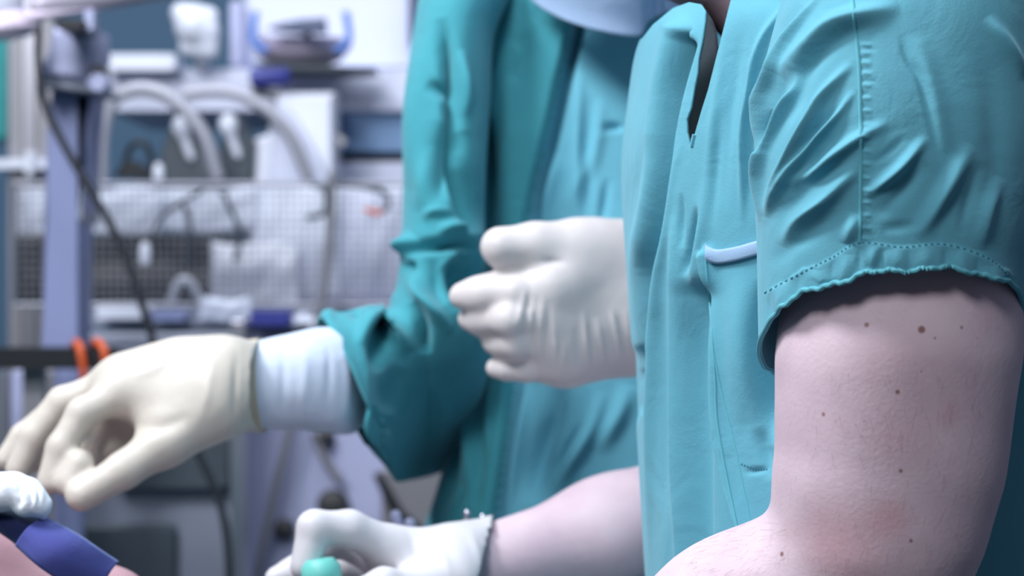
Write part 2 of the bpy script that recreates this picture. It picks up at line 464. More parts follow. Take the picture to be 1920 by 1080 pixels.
def hand_prims(wrist, palm_w, fingers, thumb, wr=0.028, pr=0.013):
    """fingers: list of (knuckle, joint, joint, tip, radius); wrist point; metacarpals grown from wrist to knuckles"""
    pr_ = []
    W = np.array(wrist)
    for k, f in enumerate(fingers):
        kn, a, b, t, r = f
        base = W+palm_w[k]
        pr_.append(('c', base, kn, wr*0.62, r*1.25, 0.02))
        pr_.append(('c', kn, a, r*1.12, r, 0.008)); pr_.append(('c', a, b, r*1.0, r*.93, 0.004)); pr_.append(('c', b, t, r*.95, r*.8, 0.004))
    tb, t1, t2, t3, r = thumb
    pr_.append(('c', tb, t1, wr*0.72, r*1.3, 0.02)); pr_.append(('c', t1, t2, r*1.2, r, 0.01)); pr_.append(('c', t2, t3, r, r*.85, 0.004))
    return pr_

def halfcap(name, prims, co, no, mat, parent):
    import bmesh
    V, F = sdf_mesh(prims, .006); o = mesh(name, V, F, mat, parent, solid=.002)
    bm = bmesh.new(); bm.from_mesh(o.data); co = Vector(co)-Vector(parent_world(parent))
    bmesh.ops.bisect_plane(bm, geom=bm.verts[:]+bm.edges[:]+bm.faces[:], plane_co=co, plane_no=Vector(no), clear_inner=True)
    bm.to_mesh(o.data); bm.free(); return o
# ------------------------------------------------------------------ the room
def structure(name, mb, mat): return tag(mb.build(name, mat), kind='structure')
structure('floor', MB().box((-3, -1.0, -0.05), (3, 4.3, 0)), m_floor)
structure('ceiling', MB().box((-3, -1.0, 2.8), (3, 4.3, 2.9)), m_wallp)
structure('wall_back', MB().box((-3, 4.2, 0), (3, 4.3, 2.8)), m_wall)
structure('wall_left', MB().box((-3.1, -1.0, 0), (-3, 4.3, 2.8)), m_wallp)
structure('wall_right', MB().box((3, -1.0, 0), (3.1, 4.3, 2.8)), m_wallp)

# ================================================================== PERSON A (right, in profile facing left)
def V3(*a): return np.array(a, float)
rootA = empty('person', (0.25, 1.3, 0), 'person in a short-sleeved teal scrub top at right, bare mole-dotted arm bent', 'person')
shL = P(1690, -90, 1.08); elL = P(1632, 1078, 1.075)
wrL = V3(-0.035, 1.17, 0.90)
shR = P(1480, -60, 1.50); elR = V3(0.205, 1.54, 1.055); wrR = P(905, 1066, 1.44)
fdir = (wrL-elL)/np.linalg.norm(wrL-elL)
prA = [
 # torso and neck
 ('e', P(1650, 290, 1.3), (0.085, 0.130, 0.20)), ('e', P(1650, 760, 1.3), (0.09, 0.135, 0.20)), ('e', V3(.225, 1.3, .92), (.11, .15, .16)),
 ('c', P(1560, -20, 1.3), P(1345, -165, 1.3), 0.062, 0.056, .03),
 # head, leaning forward
 ('e', P(1245, -370, 1.3), (.092, .078, .108), .03), ('c', P(1170, -250, 1.3), P(1100, -225, 1.3), .05, .038, .03), ('c', P(1075, -340, 1.3), P(1050, -290, 1.3), .013, .016, .015),
 ('e', P(1270, -345, 1.222), (.016, .008, .028), .006), ('e', P(1270, -345, 1.378), (.016, .008, .028), .006),
 # near (left) arm
 ('c', shL+V3(0, .01, 0), P(1690, 300, 1.08), 0.050, 0.050), ('c', P(1690, 300, 1.08), P(1690, 520, 1.075), 0.050, 0.0530, .03), ('c', P(1690, 520, 1.075), P(1690, 660, 1.072), 0.0530, 0.0540, .02),
 ('c', P(1690, 660, 1.072), P(1676, 860, 1.072), 0.0540, 0.0490, .022), ('c', P(1676, 860, 1.072), P(1648, 980, 1.072), 0.0485, 0.0450, .028), ('c', P(1648, 980, 1.072), P(1636, 1020, 1.072), 0.0450, 0.0435, .02),
 ('c', P(1636, 1020, 1.072), elL+V3(0, 0, -.01), .045, .040, .02),
 ('c', P(1620, 700, 1.06), P(1600, 870, 1.06), 0.039, 0.034, .02),
 ('c', elL+V3(-.01, 0, .006), elL+fdir*.085+V3(-.0, 0, .006), .044, .0445, .007), ('c', elL+fdir*.085+V3(-.0, 0, .012), elL+fdir*.17, .046, .038, .03), ('c', elL+fdir*.17, wrL, .038, .027, .03),
 # far (right) arm
 ('c', shR+V3(0, 0, -.03), elR, 0.046, 0.045), ('c', elR, elR*.72+wrR*.28, .044, .044, .03), ('c', elR*.72+wrR*.28, elR*.4+wrR*.6, .044, .036, .03), ('c', elR*.4+wrR*.6, wrR, .036, .028, .03),
 ('c', shL+V3(0, .03, 0), P(1590, -20, 1.3), .042, .046, .02), ('c', shR, P(1590, -20, 1.3), .042, .046, .02),
]
VA, FA = sdf_mesh(prA, 0.0034, k=0.02)
bA = bvh_of(VA, FA)
base = np.array(rootA.location)
spots = []
BR = (0.20, 0.075, 0.06)
for (x, y, r, a) in ((1728, 618, 7.5, .85), (1625, 609, 5, .75), (1803, 614, 4, .55), (1753, 634, 2.6, .6), (1683, 735, 4.6, .8), (1544, 777, 4.2, .7),
                     (1689, 883, 4.2, .75), (1466, 1039, 5.2, .8), (1708, 1014, 4, .7), (1728, 697, 2.2, .4), (1832, 634, 2.0, .4), (1620, 790, 2.0, .4)):
    p = hit(bA, x, y)
    if p is not None: spots.append((p-base, M_(r, 1.03), BR+(a,), .5))
for (x, y, r, a) in ((1668, 970, 42, .40), (1560, 1010, 75, .30), (1600, 1040, 90, .25), (1782, 776, 26, .25), (1690, 830, 60, .18), (1480, 1000, 30, .12), (1700, 700, 100, .12)):
    p = hit(bA, x, y)
    if p is not None: spots.insert(0, (p-base, M_(r, 1.03), (0.52, 0.24, 0.26, a), .9))
m_skinA = skin('fair_mottled_skin', (0.59, 0.45, 0.52), (0.69, 0.55, 0.61), spots)
bodyA = mesh('body', VA, FA, m_skinA, rootA)
# fine arm hair
hb = MB()
for k in range(260):
    x = random.uniform(1475, 1850); y = random.uniform(690, 1070)
    if k < 120: x = random.uniform(1300, 1480); y = random.uniform(980, 1075)
    p = hit(bA, x, y, 0.0)
    if p is None or p[1] > 1.25: continue
    a = random.uniform(-.5, .5) + (math.pi*1.5 if k >= 120 else math.pi*1.12)
    L = random.uniform(.004, .011); d = V3(math.cos(a)*L, -L*.10, math.sin(a)*L)
    hb.tube([p, p+d*.5+V3(0, -.0006, 0), p+d], 0.00006, 3, rad=[.00004, .00003, .00001])
m_fuzz = plain('fine_arm_hair', (0.32, 0.20, 0.17), .6)
tag(hb.build('arm_hair', m_fuzz, rootA), kind='stuff')
# surgical cap on the head above the frame
halfcap('surgical_cap', [('e', P(1262, -405, 1.3), (.100, .088, .098))], P(1262, -400, 1.3), (.25, 0, 1), m_scrub, rootA)
MB().lathe(P(1090, -362, 1.262), (1, 0, 0), [(.001, 0), (.007, .001), (.0105, .006), (.0105, .012), (.001, .018)]).build('eye', m_whitec, rootA, smooth=True)
MB().lathe(P(1090, -362, 1.338), (1, 0, 0), [(.001, 0), (.007, .001), (.0105, .006), (.0105, .012), (.001, .018)]).build('eye', m_whitec, rootA, smooth=True)

# ---- black layer filling the gap inside the neckline
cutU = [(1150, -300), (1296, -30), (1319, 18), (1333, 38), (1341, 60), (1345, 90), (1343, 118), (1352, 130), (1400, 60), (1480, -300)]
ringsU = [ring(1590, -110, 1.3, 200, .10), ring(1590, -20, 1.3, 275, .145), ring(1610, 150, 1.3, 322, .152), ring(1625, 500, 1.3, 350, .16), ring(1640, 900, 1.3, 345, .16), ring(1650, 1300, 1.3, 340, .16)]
cloth_tube('inner_layer', ringsU, 240, 160, [], m_black, rootA, cut=cutU, solid=.001)

# ---- scrub top, body
Lf = [(-140, 1330), (-60, 1260), (10, 1238), (50, 1212), (100, 1192), (200, 1177), (300, 1167), (420, 1171), (600, 1187), (800, 1196), (950, 1204), (1080, 1212), (1250, 1225), (1450, 1245)]
ringsT = []
for py, lx in Lf:
    rx = {-140: 1830, -60: 1950, 10: 1990, 50: 2010}.get(py, 2040)
    hd = {-140: .11, -60: .155, 10: .168, 50: .172}.get(py, .178)
    ringsT.append(ring((lx+rx)/2, py, 1.3, (rx-lx)/2, hd, e=2.35))
cutV = [(1100, -400), (1130, 0), (1180, 82), (1204, 72), (1224, 46), (1262, 15), (1292, 4), (1314, 8), (1322, 20), (1321, 42), (1316, 78), (1309, 111), (1307, 139), (1301, 167), (1295, 203), (1287, 225), (1288, 250), (1294, 278),
        (1303, 250), (1315, 208), (1328, 167), (1342, 111), (1356, 56), (1370, 0), (1390, -60), (1440, -400)]
stT = [
 ('f', [(1290, 85), (1271, 153), (1259, 208), (1248, 278), (1238, 380), (1229, 450), (1214, 520), (1208, 600), (1205, 680), (1200, 760)], 17, -17, 9),
 ('f', [(1268, 60), (1250, 150), (1235, 260), (1218, 380), (1204, 520), (1194, 640)], 22, 4),
 ('r', [(1281, 250), (1272, 290), (1262, 330), (1250, 435), (1238, 520), (1229, 630), (1226, 683), (1220, 815), (1217, 1090)], 7, 4.5),
 ('r', [(1270, 300), (1265, 450), (1261, 690), (1262, 854), (1268, 1040), (1270, 1300)], 7, 4, 16),
 ('r', [(1243, 560), (1243, 760), (1243, 1000)], 10, -3),
 ('f', [(1310, 560), (1300, 700), (1298, 900), (1300, 1200)], 26, -7),
 ('r', [(1279, 360), (1280, 470)], 4, -2.5),
 ('r', [(1308, 385), (1297, 463), (1284, 520)], 6, -6),
 ('r', [(1326, 330), (1318, 400), (1305, 500), (1295, 600)], 12, 3),
 ('r', [(1266, 400), (1270, 520), (1280, 640)], 10, 2),
 ('f', [(1322, 480), (1328, 547), (1337, 658), (1342, 777), (1362, 893), (1380, 960), (1420, 1080)], 6, 3, 14),
 ('r', [(1385, 500), (1390, 640), (1400, 800)], 28, 5),
 ('r', [(1440, 520), (1440, 700), (1448, 840)], 22, -9),
 ('r', [(1480, 0), (1436, 63), (1417, 115), (1407, 185), (1396, 260), (1392, 420)], 7, 6),
 ('r', [(1365, 30), (1352, 120), (1335, 240), (1322, 380)], 8, 1.5),
 ('r', [(1400, 20), (1380, 130), (1362, 260), (1352, 400)], 14, -2.5),
 ('r', [(1350, 200), (1340, 320), (1336, 430)], 8, -2),
 ('r', [(1418, 800), (1436, 850), (1450, 900)], 14, -4), ('r', [(1395, 885), (1440, 880)], 5, -2),
 ('r', [(1205, 500), (1200, 600), (1203, 700)], 10, 3), ('r', [(1225, 250), (1205, 330), (1190, 450)], 16, -2.5),
 ('r', [(1186, 690), (1196, 720), (1198, 740)], 6, -5),
 ('r', [(1900, 100), (1885, 300), (1900, 500)], 20, 4),
]
stT = [(q[0], q[1], q[2], q[3]*(1.9 if (q[0] == 'f' or q[3] < -6) and q[2] != 17 else 1.15))+tuple(q[4:]) for q in stT]
scrub, VT, FT = cloth_tube('scrub_top', ringsT, 760, 560, stT, m_scrub, rootA, cut=cutV)
scrub['label'] = 'teal V-neck scrub top with side pocket'
bT = bvh_of(VT, FT)
# ---- sleeve (a piece of the same top)
stS = [
 ('r', [(1505, 5), (1462, 70), (1440, 125), (1428, 190)], 13, -9),
 ('r', [(1545, -20), (1480, 70), (1452, 130), (1430, 180), (1420, 232), (1423, 289), (1425, 320)], 6, 7),
 ('r', [(1490, 125), (1462, 165), (1442, 225), (1433, 272)], 13, -11),
 ('r', [(1690, 10), (1640, 25), (1573, 48), (1528, 85), (1491, 115), (1458, 145)], 14, 9),
 ('r', [(1494, 132), (1487, 165), (1466, 200), (1442, 259), (1428, 315), (1424, 352), (1425, 420)], 6, 7),
 ('r', [(1660, 55), (1602, 58), (1547, 92), (1507, 142), (1492, 190), (1465, 232), (1440, 300)], 14, -9),
 ('r', [(1600, 115), (1547, 178), (1525, 222), (1491, 289), (1454, 352), (1432, 410)], 8, 8),
 ('r', [(1592, 190), (1550, 225), (1512, 290), (1470, 365)], 8, -5),
 ('r', [(1604, 168), (1567, 222), (1530, 267), (1493, 315), (1456, 370), (1436, 410)], 7, 6),
 ('r', [(1600, 225), (1560, 265), (1510, 330), (1470, 380)], 9, -4),
 ('r', [(1670, 228), (1617, 256), (1565, 293), (1528, 322), (1470, 350)], 9, 5),
 ('r', [(1600, 300), (1545, 330), (1490, 375), (1450, 430)], 14, -5),
 ('r', [(1612, 308), (1580, 344), (1543, 381), (1495, 420), (1465, 465)], 11, 6),
 ('r', [(1600, 375), (1560, 410), (1500, 450), (1440, 500)], 16, -5),
 ('r', [(1608, 400), (1598, 430), (1590, 460)], 12, 4),
 ('r', [(1740, 255), (1695, 307), (1654, 344), (1618, 372)], 9, 5),
 ('r', [(1700, 255), (1660, 290), (1630, 310)], 8, -3),
 ('r', [(1740, 300), (1700, 350), (1660, 390), (1625, 400)], 14, -5),
 ('r', [(1825, 270), (1787, 333), (1765, 370), (1735, 423), (1712, 445)], 13, 5),
 ('r', [(1687, 60), (1700, 110), (1724, 150), (1743, 222), (1763, 305)], 6, -5, 9),
 ('r', [(1710, 60), (1740, 140), (1765, 230), (1780, 290)], 14, 2.5),
 ('r', [(1720, 420), (1690, 425), (1650, 430)], 10, -3),
 ('r', [(1850, 30), (1885, 80), (1925, 150)], 10, 4), ('r', [(1840, 80), (1862, 200), (1868, 330), (1850, 430)], 24, -6),
 ('r', [(1840, 300), (1815, 380), (1800, 445)], 12, -4), ('r', [(1880, 330), (1850, 400), (1840, 470)], 12, 4),
 ('r', [(1655, 462), (1652, 485), (1650, 512)], 6, -6), ('r', [(1638, 460), (1636, 505)], 8, 4), ('r', [(1676, 465), (1690, 510)], 14, 3),
 ('r', [(1700, 462), (1705, 515)], 6, -3), ('r', [(1735, 462), (1735, 515)], 12, 3), ('r', [(1772, 460), (1773, 520)], 7, -6), ('r', [(1798, 468), (1805, 525)], 10, 4),
 ('r', [(1830, 480), (1835, 545)], 7, -6), ('r', [(1855, 495), (1865, 560)], 10, 4), ('r', [(1882, 515), (1888, 590)], 7, -4),
 ('r', [(1612, 462), (1612, 520)], 5, -3), ('r', [(1590, 475), (1585, 525)], 9, 3), ('r', [(1562, 482), (1560, 535)], 6, -4), ('r', [(1530, 505), (1535, 545)], 10, 3),
 ('r', [(1498, 515), (1495, 570)], 7, -4), ('r', [(1470, 528), (1470, 590)], 9, 3.5), ('r', [(1445, 545), (1440, 610)], 6, -3),
 ('r', [(1515, 528), (1550, 530), (1590, 522)], 5, -4),
 ('s', [(1905, 525), (1850, 483), (1770, 458), (1690, 463), (1612, 455), (1560, 483), (1500, 513), (1430, 550)], 3, 0.9, 300),
]
for q, y in enumerate((76, 92, 110, 130, 152, 176, 200, 226, 250, 276, 300, 326, 348, 372, 396, 420, 440)):
    stS.append(('r', [(1606, y-3), (1640+8*math.sin(q*2.1), y+2)], 4.5, (-1.2 if q < 6 else -.6)))
    stS.append(('r', [(1612, y+6), (1636, y+10)], 4, .5))
_a = next(i for i, q in enumerate(stS) if q[1][0] == (1655, 462))
for i in range(_a, len(stS)):
    q = stS[i]
    if q[0] == 'r' and q[2] != 4.5 and q[2] != 4: stS[i] = (q[0], q[1], q[2]*1.15, q[3]*.42)
stS = [(q[0], q[1], q[2]*(1.2 if q[3] > 0 and q[2] >= 8 and q[0] == 'r' else 1), q[3]*(1.05 if q[3] > 0 else .38))+tuple(q[4:]) for q in stS]
stS.append(('r', [(1447, 205), (1436, 240), (1431, 262), (1428, 290)], 9, -11))
ringsS = [ring(1700, -175, 1.11, 150, .05, e=2), ring(1705, -90, 1.10, 215, .068, e=2.1), ring(1704, 0, 1.085, 236, .077, e=2.3), ring(1684, 150, 1.078, 256, .079, e=2.3), ring(1680, 300, 1.075, 262, .078, .004, e=2.3),
          ring(1676, 450, 1.075, 254, .074, .016, e=2.25), ring(1668, 560, 1.075, 244, .072, .027, e=2.2, slope=.002), ring(1666, 622, 1.075, 241, .0715, .031, e=2.15, slope=.003)]
def hem_wobble(V):
    px = 960+V[:, 0]/V[:, 1]*FP; py = 540-(V[:, 2]-CZ)/V[:, 1]*FP
    wgt = np.clip((py-460)/60, 0, 1)
    V[:, 2] += wgt*(0.0011*np.sin(px*0.047)+0.0007*np.sin(px*0.113+1)+0.0004*np.sin(px*.31))
    return V
Vy, Fy = sdf_mesh([('c', P(1700, -80, 1.095), P(1610, -60, 1.3), .064, .062), ('c', P(1500, -60, 1.49), P(1610, -60, 1.3), .062, .062)], .005, k=.03)
mesh('shoulder_yoke', Vy, Fy, m_scrub, scrub)
slv, VS, FS = cloth_tube('sleeve', ringsS, 900, 520, stS, m_scrub, scrub, post=hem_wobble, solid=.0018)
bS = bvh_of(VS, FS)
surf_line('sleeve_seam', bS, [(1597, -10), (1604, 60), (1611, 130), (1614, 250), (1614, 360), (1612, 455)], .0009, m_threadlight, scrub, 80)
surf_line('hem_stitching', bS, [(1434, 549), (1500, 513), (1560, 483), (1612, 455), (1690, 463), (1770, 458), (1850, 483), (1893, 518)], .00055, m_thread, scrub, 240, dash=3)
# rolled edge at the end of the sleeve
nu = 900; last = VS[-nu:]; MBh = MB()
MBh.tube(np.vstack([last, last[:3]])[::3], .0013, 8, cap=False)
MBh.build('sleeve_hem', m_threadlight, scrub, smooth=True)
# pocket with pale trim
m_p = MB()
top = spline([(1322, 468), (1326, 474), (1345, 480), (1380, 475), (1420, 464), (1445, 458)], 40)
Vp = []; 
for (x, y) in top:
    for t in np.linspace(0, 1, 6):
        dy = -12+26*t
        p = hit(bT, x, y+dy, .0016+.0005*math.sin(math.pi*t)); Vp.append(p)
Fp = [(i*6+j, (i+1)*6+j, (i+1)*6+j+1, i*6+j+1) for i in range(39) for j in range(5)]
tr = mesh('pocket_trim', Vp, Fp, m_trim, scrub, solid=.0015, offset=0); tr['label'] = 'pale blue pocket trim'
surf_line('pocket_seam', bT, [(1338, 664), (1355, 745), (1373, 815), (1388, 885), (1401, 950), (1425, 1060)], .0005, m_threadlight, scrub, 60)
surf_line('pocket_edge', bT, [(1323, 490), (1329, 547), (1337, 658), (1341, 720), (1344, 790), (1362, 893), (1378, 970), (1392, 1040)], .0006, m_threadlight, scrub, 60)
surf_line('front_seam', bT, [(1390, 870), (1415, 878), (1440, 880)], .0006, m_thread, scrub, 30, dash=2)
surf_line('neckline_binding', bT, [(1369, 2), (1355, 58), (1341, 113), (1327, 168), (1314, 210), (1303, 250), (1297, 274)], .0013, m_scrub, scrub, 60)

# ---- trousers and clogs (below the frame)
def trousers(root, cx, cy, zt, mat, ax=.12, ay=.15, dirx=0, spread=.09):
    G = ring_tube([[cx, cy, zt, ax, 0, 0, 0, -ay, 0, 2.2], [cx, cy, zt-.12, ax+.01, 0, 0, 0, -ay-.01, 0, 2.2], [cx, cy, zt-.22, ax, 0, 0, 0, -ay-.01, 0, 2.2]], 40, 10)
    mb = MB(); n = 40
    V = G.reshape(-1, 3); F = [(i*n+j, i*n+(j+1) % n, (i+1)*n+(j+1) % n, (i+1)*n+j) for i in range(9) for j in range(n)]
    mb.add(V, F)
    for s in (-1, 1):
        ox, oy = (0, s*spread) if dirx else (s*spread, 0)
        G = ring_tube([[cx+ox*.8, cy+oy*.8, zt-.16, .085, 0, 0, 0, -.085, 0, 2], [cx+ox, cy+oy, .45, .07, 0, 0, 0, -.07, 0, 2], [cx+ox, cy+oy, .06, .065, 0, 0, 0, -.065, 0, 2]], n, 14)
        V = G.reshape(-1, 3); F = [(i*n+j, i*n+(j+1) % n, (i+1)*n+(j+1) % n, (i+1)*n+j) for i in range(13) for j in range(n)]
        F.append(tuple(range(n)))
        mb.add(V, F)
    mb.build('trousers', mat, root, smooth=True)
    for s in (-1, 1):
        ox, oy = (0, s*spread) if dirx else (s*spread, 0)
        c = V3(cx+ox, cy+oy, 0); f = V3(-1, 0, 0) if dirx else V3(0, -1, 0)
        V, F = sdf_mesh([('c', c+V3(0, 0, .055), c+f*.13+V3(0, 0, .042), .048, .040), ('c', c+V3(0, 0, .05), c+V3(0, 0, .1), .045, .04)], .008, k=.03)
        V[:, 2] = np.maximum(V[:, 2], 0.001)
        mesh('clog', V, F, m_white, root)
trousers(rootA, .215, 1.3, .98, m_scrub, dirx=1)

# ---- gloves of person A
# far right hand, holding a small green item near the bottom edge
Yh = 1.42
def PF(l): return [P(*q) for q in l]
def fing(l, r): a, b, c, d = PF(l); return (a, b, c, d, r)
wR = P(860, 1068, Yh+.01)
fA = [fing([(735, 1030, 1.41), (655, 992, 1.395), (590, 990, 1.385), (572, 1062, 1.38)], .0122),
      fing([(725, 1055, 1.43), (630, 1012, 1.425), (548, 1075, 1.415), (520, 1085, 1.41)], .0105),
      fing([(735, 1090, 1.455), (650, 1060, 1.455), (570, 1110, 1.45), (550, 1150, 1.44)], .010),
      fing([(750, 1125, 1.47), (680, 1110, 1.475), (620, 1150, 1.47), (610, 1190, 1.46)], .009)]
pw = [V3(0, -.012, .008), V3(0, -.004, .004), V3(0, .004, -.004), V3(0, .012, -.010)]
thA = (P(850, 1090, 1.40), P(790, 1112, 1.385), P(720, 1098, 1.37), P(650, 1125, 1.37), .0115)
prG = hand_prims(wR, pw, fA, thA, wr=.030)
prG += [('c', P(955, 1055, 1.445), wR, .0345, .030)]
VG, FG = sdf_mesh(prG, .0022, k=.012)
NG = vnormals(VG, FG)
if ((VG-VG.mean(0))*NG).sum() < 0: NG = -NG
VG = folds(VG, NG, [('r', [(800, 985), (830, 1040), (850, 1090)], 6, 1.2), ('r', [(760, 980), (780, 1040), (790, 1080)], 6, -1), ('r', [(880, 990), (900, 1050), (905, 1080)], 7, 1.4), ('r', [(905, 985), (925, 1040), (930, 1080)], 5, -1.2)])
gA = mesh('glove', VG, FG[(VG[FG].mean(1)[:, 0] < P(912, 1000, 1.44)[0]+.25*(VG[FG].mean(1)[:, 2]-1.03))], m_gloveW, rootA, solid=.0012); gA['label'] = 'white latex glove on the far hand'
# near left hand (below the frame)
f = fdir; u = V3(0, .0, 1); s_ = np.cross(f, u); s_ /= np.linalg.norm(s_); u2 = np.cross(s_, f)
def relaxed(w, f, s, u, curl=.5):
    F_ = []
    for q in range(4):
        o = (q-1.5)*.021; L = [.038, .043, .040, .031][q]
        kn = w+f*.088+s*o+u*(.004-.003*abs(q-1.5)); a = kn+(f*math.cos(curl*.5)-u*math.sin(curl*.5))*L
        b = a+(f*math.cos(curl*1.3)-u*math.sin(curl*1.3))*L*.62; t = b+(f*math.cos(curl*2)-u*math.sin(curl*2))*L*.5
        F_.append((kn, a, b, t, .0095 if q < 3 else .0083))
    return F_, [s*(q-1.5)*.009 for q in range(4)]
Fh, pwh = relaxed(wrL, f, s_, u2)
th = (wrL+f*.02-s_*.02, wrL+f*.05-s_*.045, wrL+f*.085-s_*.055-u2*.008, wrL+f*.115-s_*.052-u2*.012, .0112)
VG, FG = sdf_mesh(hand_prims(wrL, pwh, Fh, th, wr=.028)+[('c', wrL-fdir*.04, wrL, .034, .029)], .0032, k=.012)
gB = mesh('glove', VG, FG, m_gloveW, rootA); gB['label'] = 'white latex glove on the near hand'

# green item held in the far hand
grn = empty('suction_tip', P(600, 1100, 1.372), 'mint green plastic piece held in the white-gloved hand at the bottom edge', 'instrument')
MB().lathe(P(608, 1130, 1.372), (-.10, 0, 1), [(.001, 0), (.012, .002), (.013, .018), (.0125, .024), (.009, .028), (.001, .0285)]).build('cap', m_greeni, grn, smooth=True)
MB().lathe(P(615, 1200, 1.372), (-.10, 0, 1), [(.001, 0), (.006, .001), (.006, .026), (.001, .0265)]).build('stem', m_whitec, grn, smooth=True)

# ================================================================== PERSON B (middle, masked, in the long gown)
rootB = empty('person', (0.13, 1.86, 0), 'masked person in a dark green wrap gown, one cream-gloved hand reaching left', 'person')
YB = 1.80
shBr = P(900, -60, 1.73); elBr = P(815, 610, 1.68); wrBr = P(540, 716, 1.535)
shBl = P(1680, -60, 1.80); elBl = P(1640, 640, 1.70); wrBl = P(1200, 575, 1.545)
prB = [('e', P(1290, 180, 1.86), (.14, .08, .20)), ('e', P(1290, 600, 1.87), (.15, .10, .20)), ('e', P(1290, 900, 1.87), (.16, .11, .15)),
       ('c', P(1270, -30, 1.84), P(1195, -110, 1.78), .062, .055, .03),
       ('e', P(1170, -240, 1.72), (.078, .094, .108), .03), ('c', P(1150, -120, 1.68), P(1140, -75, 1.665), .052, .036, .03), ('c', P(1140, -205, 1.625), P(1138, -165, 1.61), .011, .015, .012),
       ('e', P(995, -215, 1.735), (.008, .016, .028), .006), ('e', P(1350, -215, 1.735), (.008, .016, .028), .006),
       ('c', P(900, -60, 1.80), P(850, 120, 1.72), .036, .026, .01), ('c', P(850, 120, 1.72), P(832, 430, 1.675), .026, .026, .01), ('c', P(832, 430, 1.675), elBr, .026, .025, .01), ('c', elBr, P(690, 700, 1.63), .024, .024, .01), ('c', P(690, 700, 1.63), wrBr, .024, .026, .01),
       ('c', shBl, elBl, .05, .042), ('c', elBl, wrBl, .042, .027, .03),
       ('c', P(930, -60, 1.84), P(1270, 0, 1.85), .04, .06, .03), ('c', shBl, P(1270, 0, 1.85), .05, .06, .03)]
VB, FB = sdf_mesh(prB, 0.0055, k=0.02)
m_skinB = skin('plain_pink_skin', (0.52, 0.36, 0.38), (0.58, 0.42, 0.43))  # one mottled pink over the whole body
mesh('body', VB, FB, m_skinB, rootB)
for ex in (1100, 1190):
    MB().lathe(P(ex, -232, 1.640), (0, 1, 0), [(.001, 0), (.007, .001), (.0115, .006), (.0115, .012), (.001, .018)]).build('eye', m_whitec, rootB, smooth=True)
halfcap('surgical_cap', [('e', P(1175, -275, 1.735), (.092, .108, .105))], P(1175, -272, 1.63), (0, .3, 1), m_gown, rootB)

# gown, body
LB = [(-110, 1000), (-60, 900), (0, 872), (150, 878), (300, 884), (450, 896), (600, 905), (680, 893), (760, 868), (840, 842), (920, 818), (1000, 792), (1080, 768), (1250, 740), (1500, 700), (2000, 660)]
ringsG = []
for py, lx in LB:
    rx = 1640+(1300-lx)*.12 if py > -50 else 1560
    hd = .10 if py == -110 else (.13 if py < 0 else .142+.00003*max(0, py))
    ringsG.append(ring((lx+rx)/2, py, YB+.035, (rx-lx)/2, hd, e=3.4))
edge = [(1086, -30), (1075, 46), (1054, 137), (1033, 233), (1010, 325), (992, 417), (978, 520), (970, 640), (964, 721), (948, 858), (931, 970), (915, 1090)]
stG = [
 ('s', edge[::-1], 3, 11, 170),
 ('f', [(x+9, y) for x, y in edge[:6]], 9, -20), ('f', [(x+7, y) for x, y in edge[6:]], 7, -13),
 ('r', [(965, 60), (945, 150), (934, 250), (928, 380)], 8, 4), ('r', [(1000, 60), (975, 140), (985, 100)], 14, -2), ('r', [(940, 40), (938, 100), (928, 170)], 14, 4),
 ('f', [(895, 20), (905, 104), (914, 187), (922, 270), (920, 375), (915, 470)], 15, -20),
 ('r', [(1090, 130), (1083, 250), (1080, 430)], 9, 3), ('r', [(1110, 170), (1104, 300), (1100, 430)], 10, -2.5), ('r', [(1128, 180), (1112, 290), (1060, 400)], 14, 3),
 ('r', [(1128, 243), (1150, 238), (1172, 243)], 7, -4), ('r', [(1140, 330), (1132, 390), (1125, 440)], 8, -3), ('r', [(1040, 280), (1030, 350), (1010, 430)], 14, 5),
 ('r', [(990, 715), (982, 780), (962, 905), (945, 980)], 9, 6), ('r', [(1052, 720), (1040, 780), (1015, 850), (995, 950)], 20, -9),
 ('r', [(1130, 730), (1110, 800), (1070, 870), (1030, 930)], 14, 5), ('r', [(1095, 790), (1060, 850), (1040, 900)], 7, -3), ('r', [(1180, 720), (1160, 780), (1120, 850)], 16, 4),
 ('r', [(905, 710), (896, 780), (897, 860), (898, 940)], 9, 4.5), ('r', [(878, 780), (866, 840), (850, 900)], 7, -4), ('r', [(880, 860), (870, 920), (840, 970)], 9, 4), ('r', [(925, 760), (915, 860), (905, 960)], 8, -3.5),
 ('r', [(850, 850), (842, 900), (820, 960)], 7, 3), ('r', [(862, 960), (880, 930), (885, 900)], 5, -3), ('r', [(935, 730), (930, 800), (925, 860)], 7, 2.5),
 ('r', [(925, 430), (935, 470)], 8, -3),
]
stG = [(q[0], q[1], q[2], q[3]*(1.5 if q[0] == 'r' else 1))+tuple(q[4:]) for q in stG]
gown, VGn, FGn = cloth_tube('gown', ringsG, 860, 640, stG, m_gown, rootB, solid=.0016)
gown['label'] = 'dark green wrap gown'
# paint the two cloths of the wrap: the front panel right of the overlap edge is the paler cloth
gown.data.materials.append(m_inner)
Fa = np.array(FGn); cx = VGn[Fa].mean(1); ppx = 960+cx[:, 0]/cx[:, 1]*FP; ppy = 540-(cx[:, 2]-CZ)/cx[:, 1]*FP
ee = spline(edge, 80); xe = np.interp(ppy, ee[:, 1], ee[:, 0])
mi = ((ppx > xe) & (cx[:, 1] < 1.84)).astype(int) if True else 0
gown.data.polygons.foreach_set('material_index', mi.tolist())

Vy, Fy = sdf_mesh([('c', P(930, -55, 1.755), P(1270, -25, 1.87), .055, .068), ('c', P(1650, -55, 1.80), P(1270, -25, 1.87), .062, .068), ('c', P(1040, 20, 1.86), P(1500, 20, 1.87), .08, .08)], .006, k=.03)
mesh('shoulder_yoke', Vy, Fy, m_gown, gown)
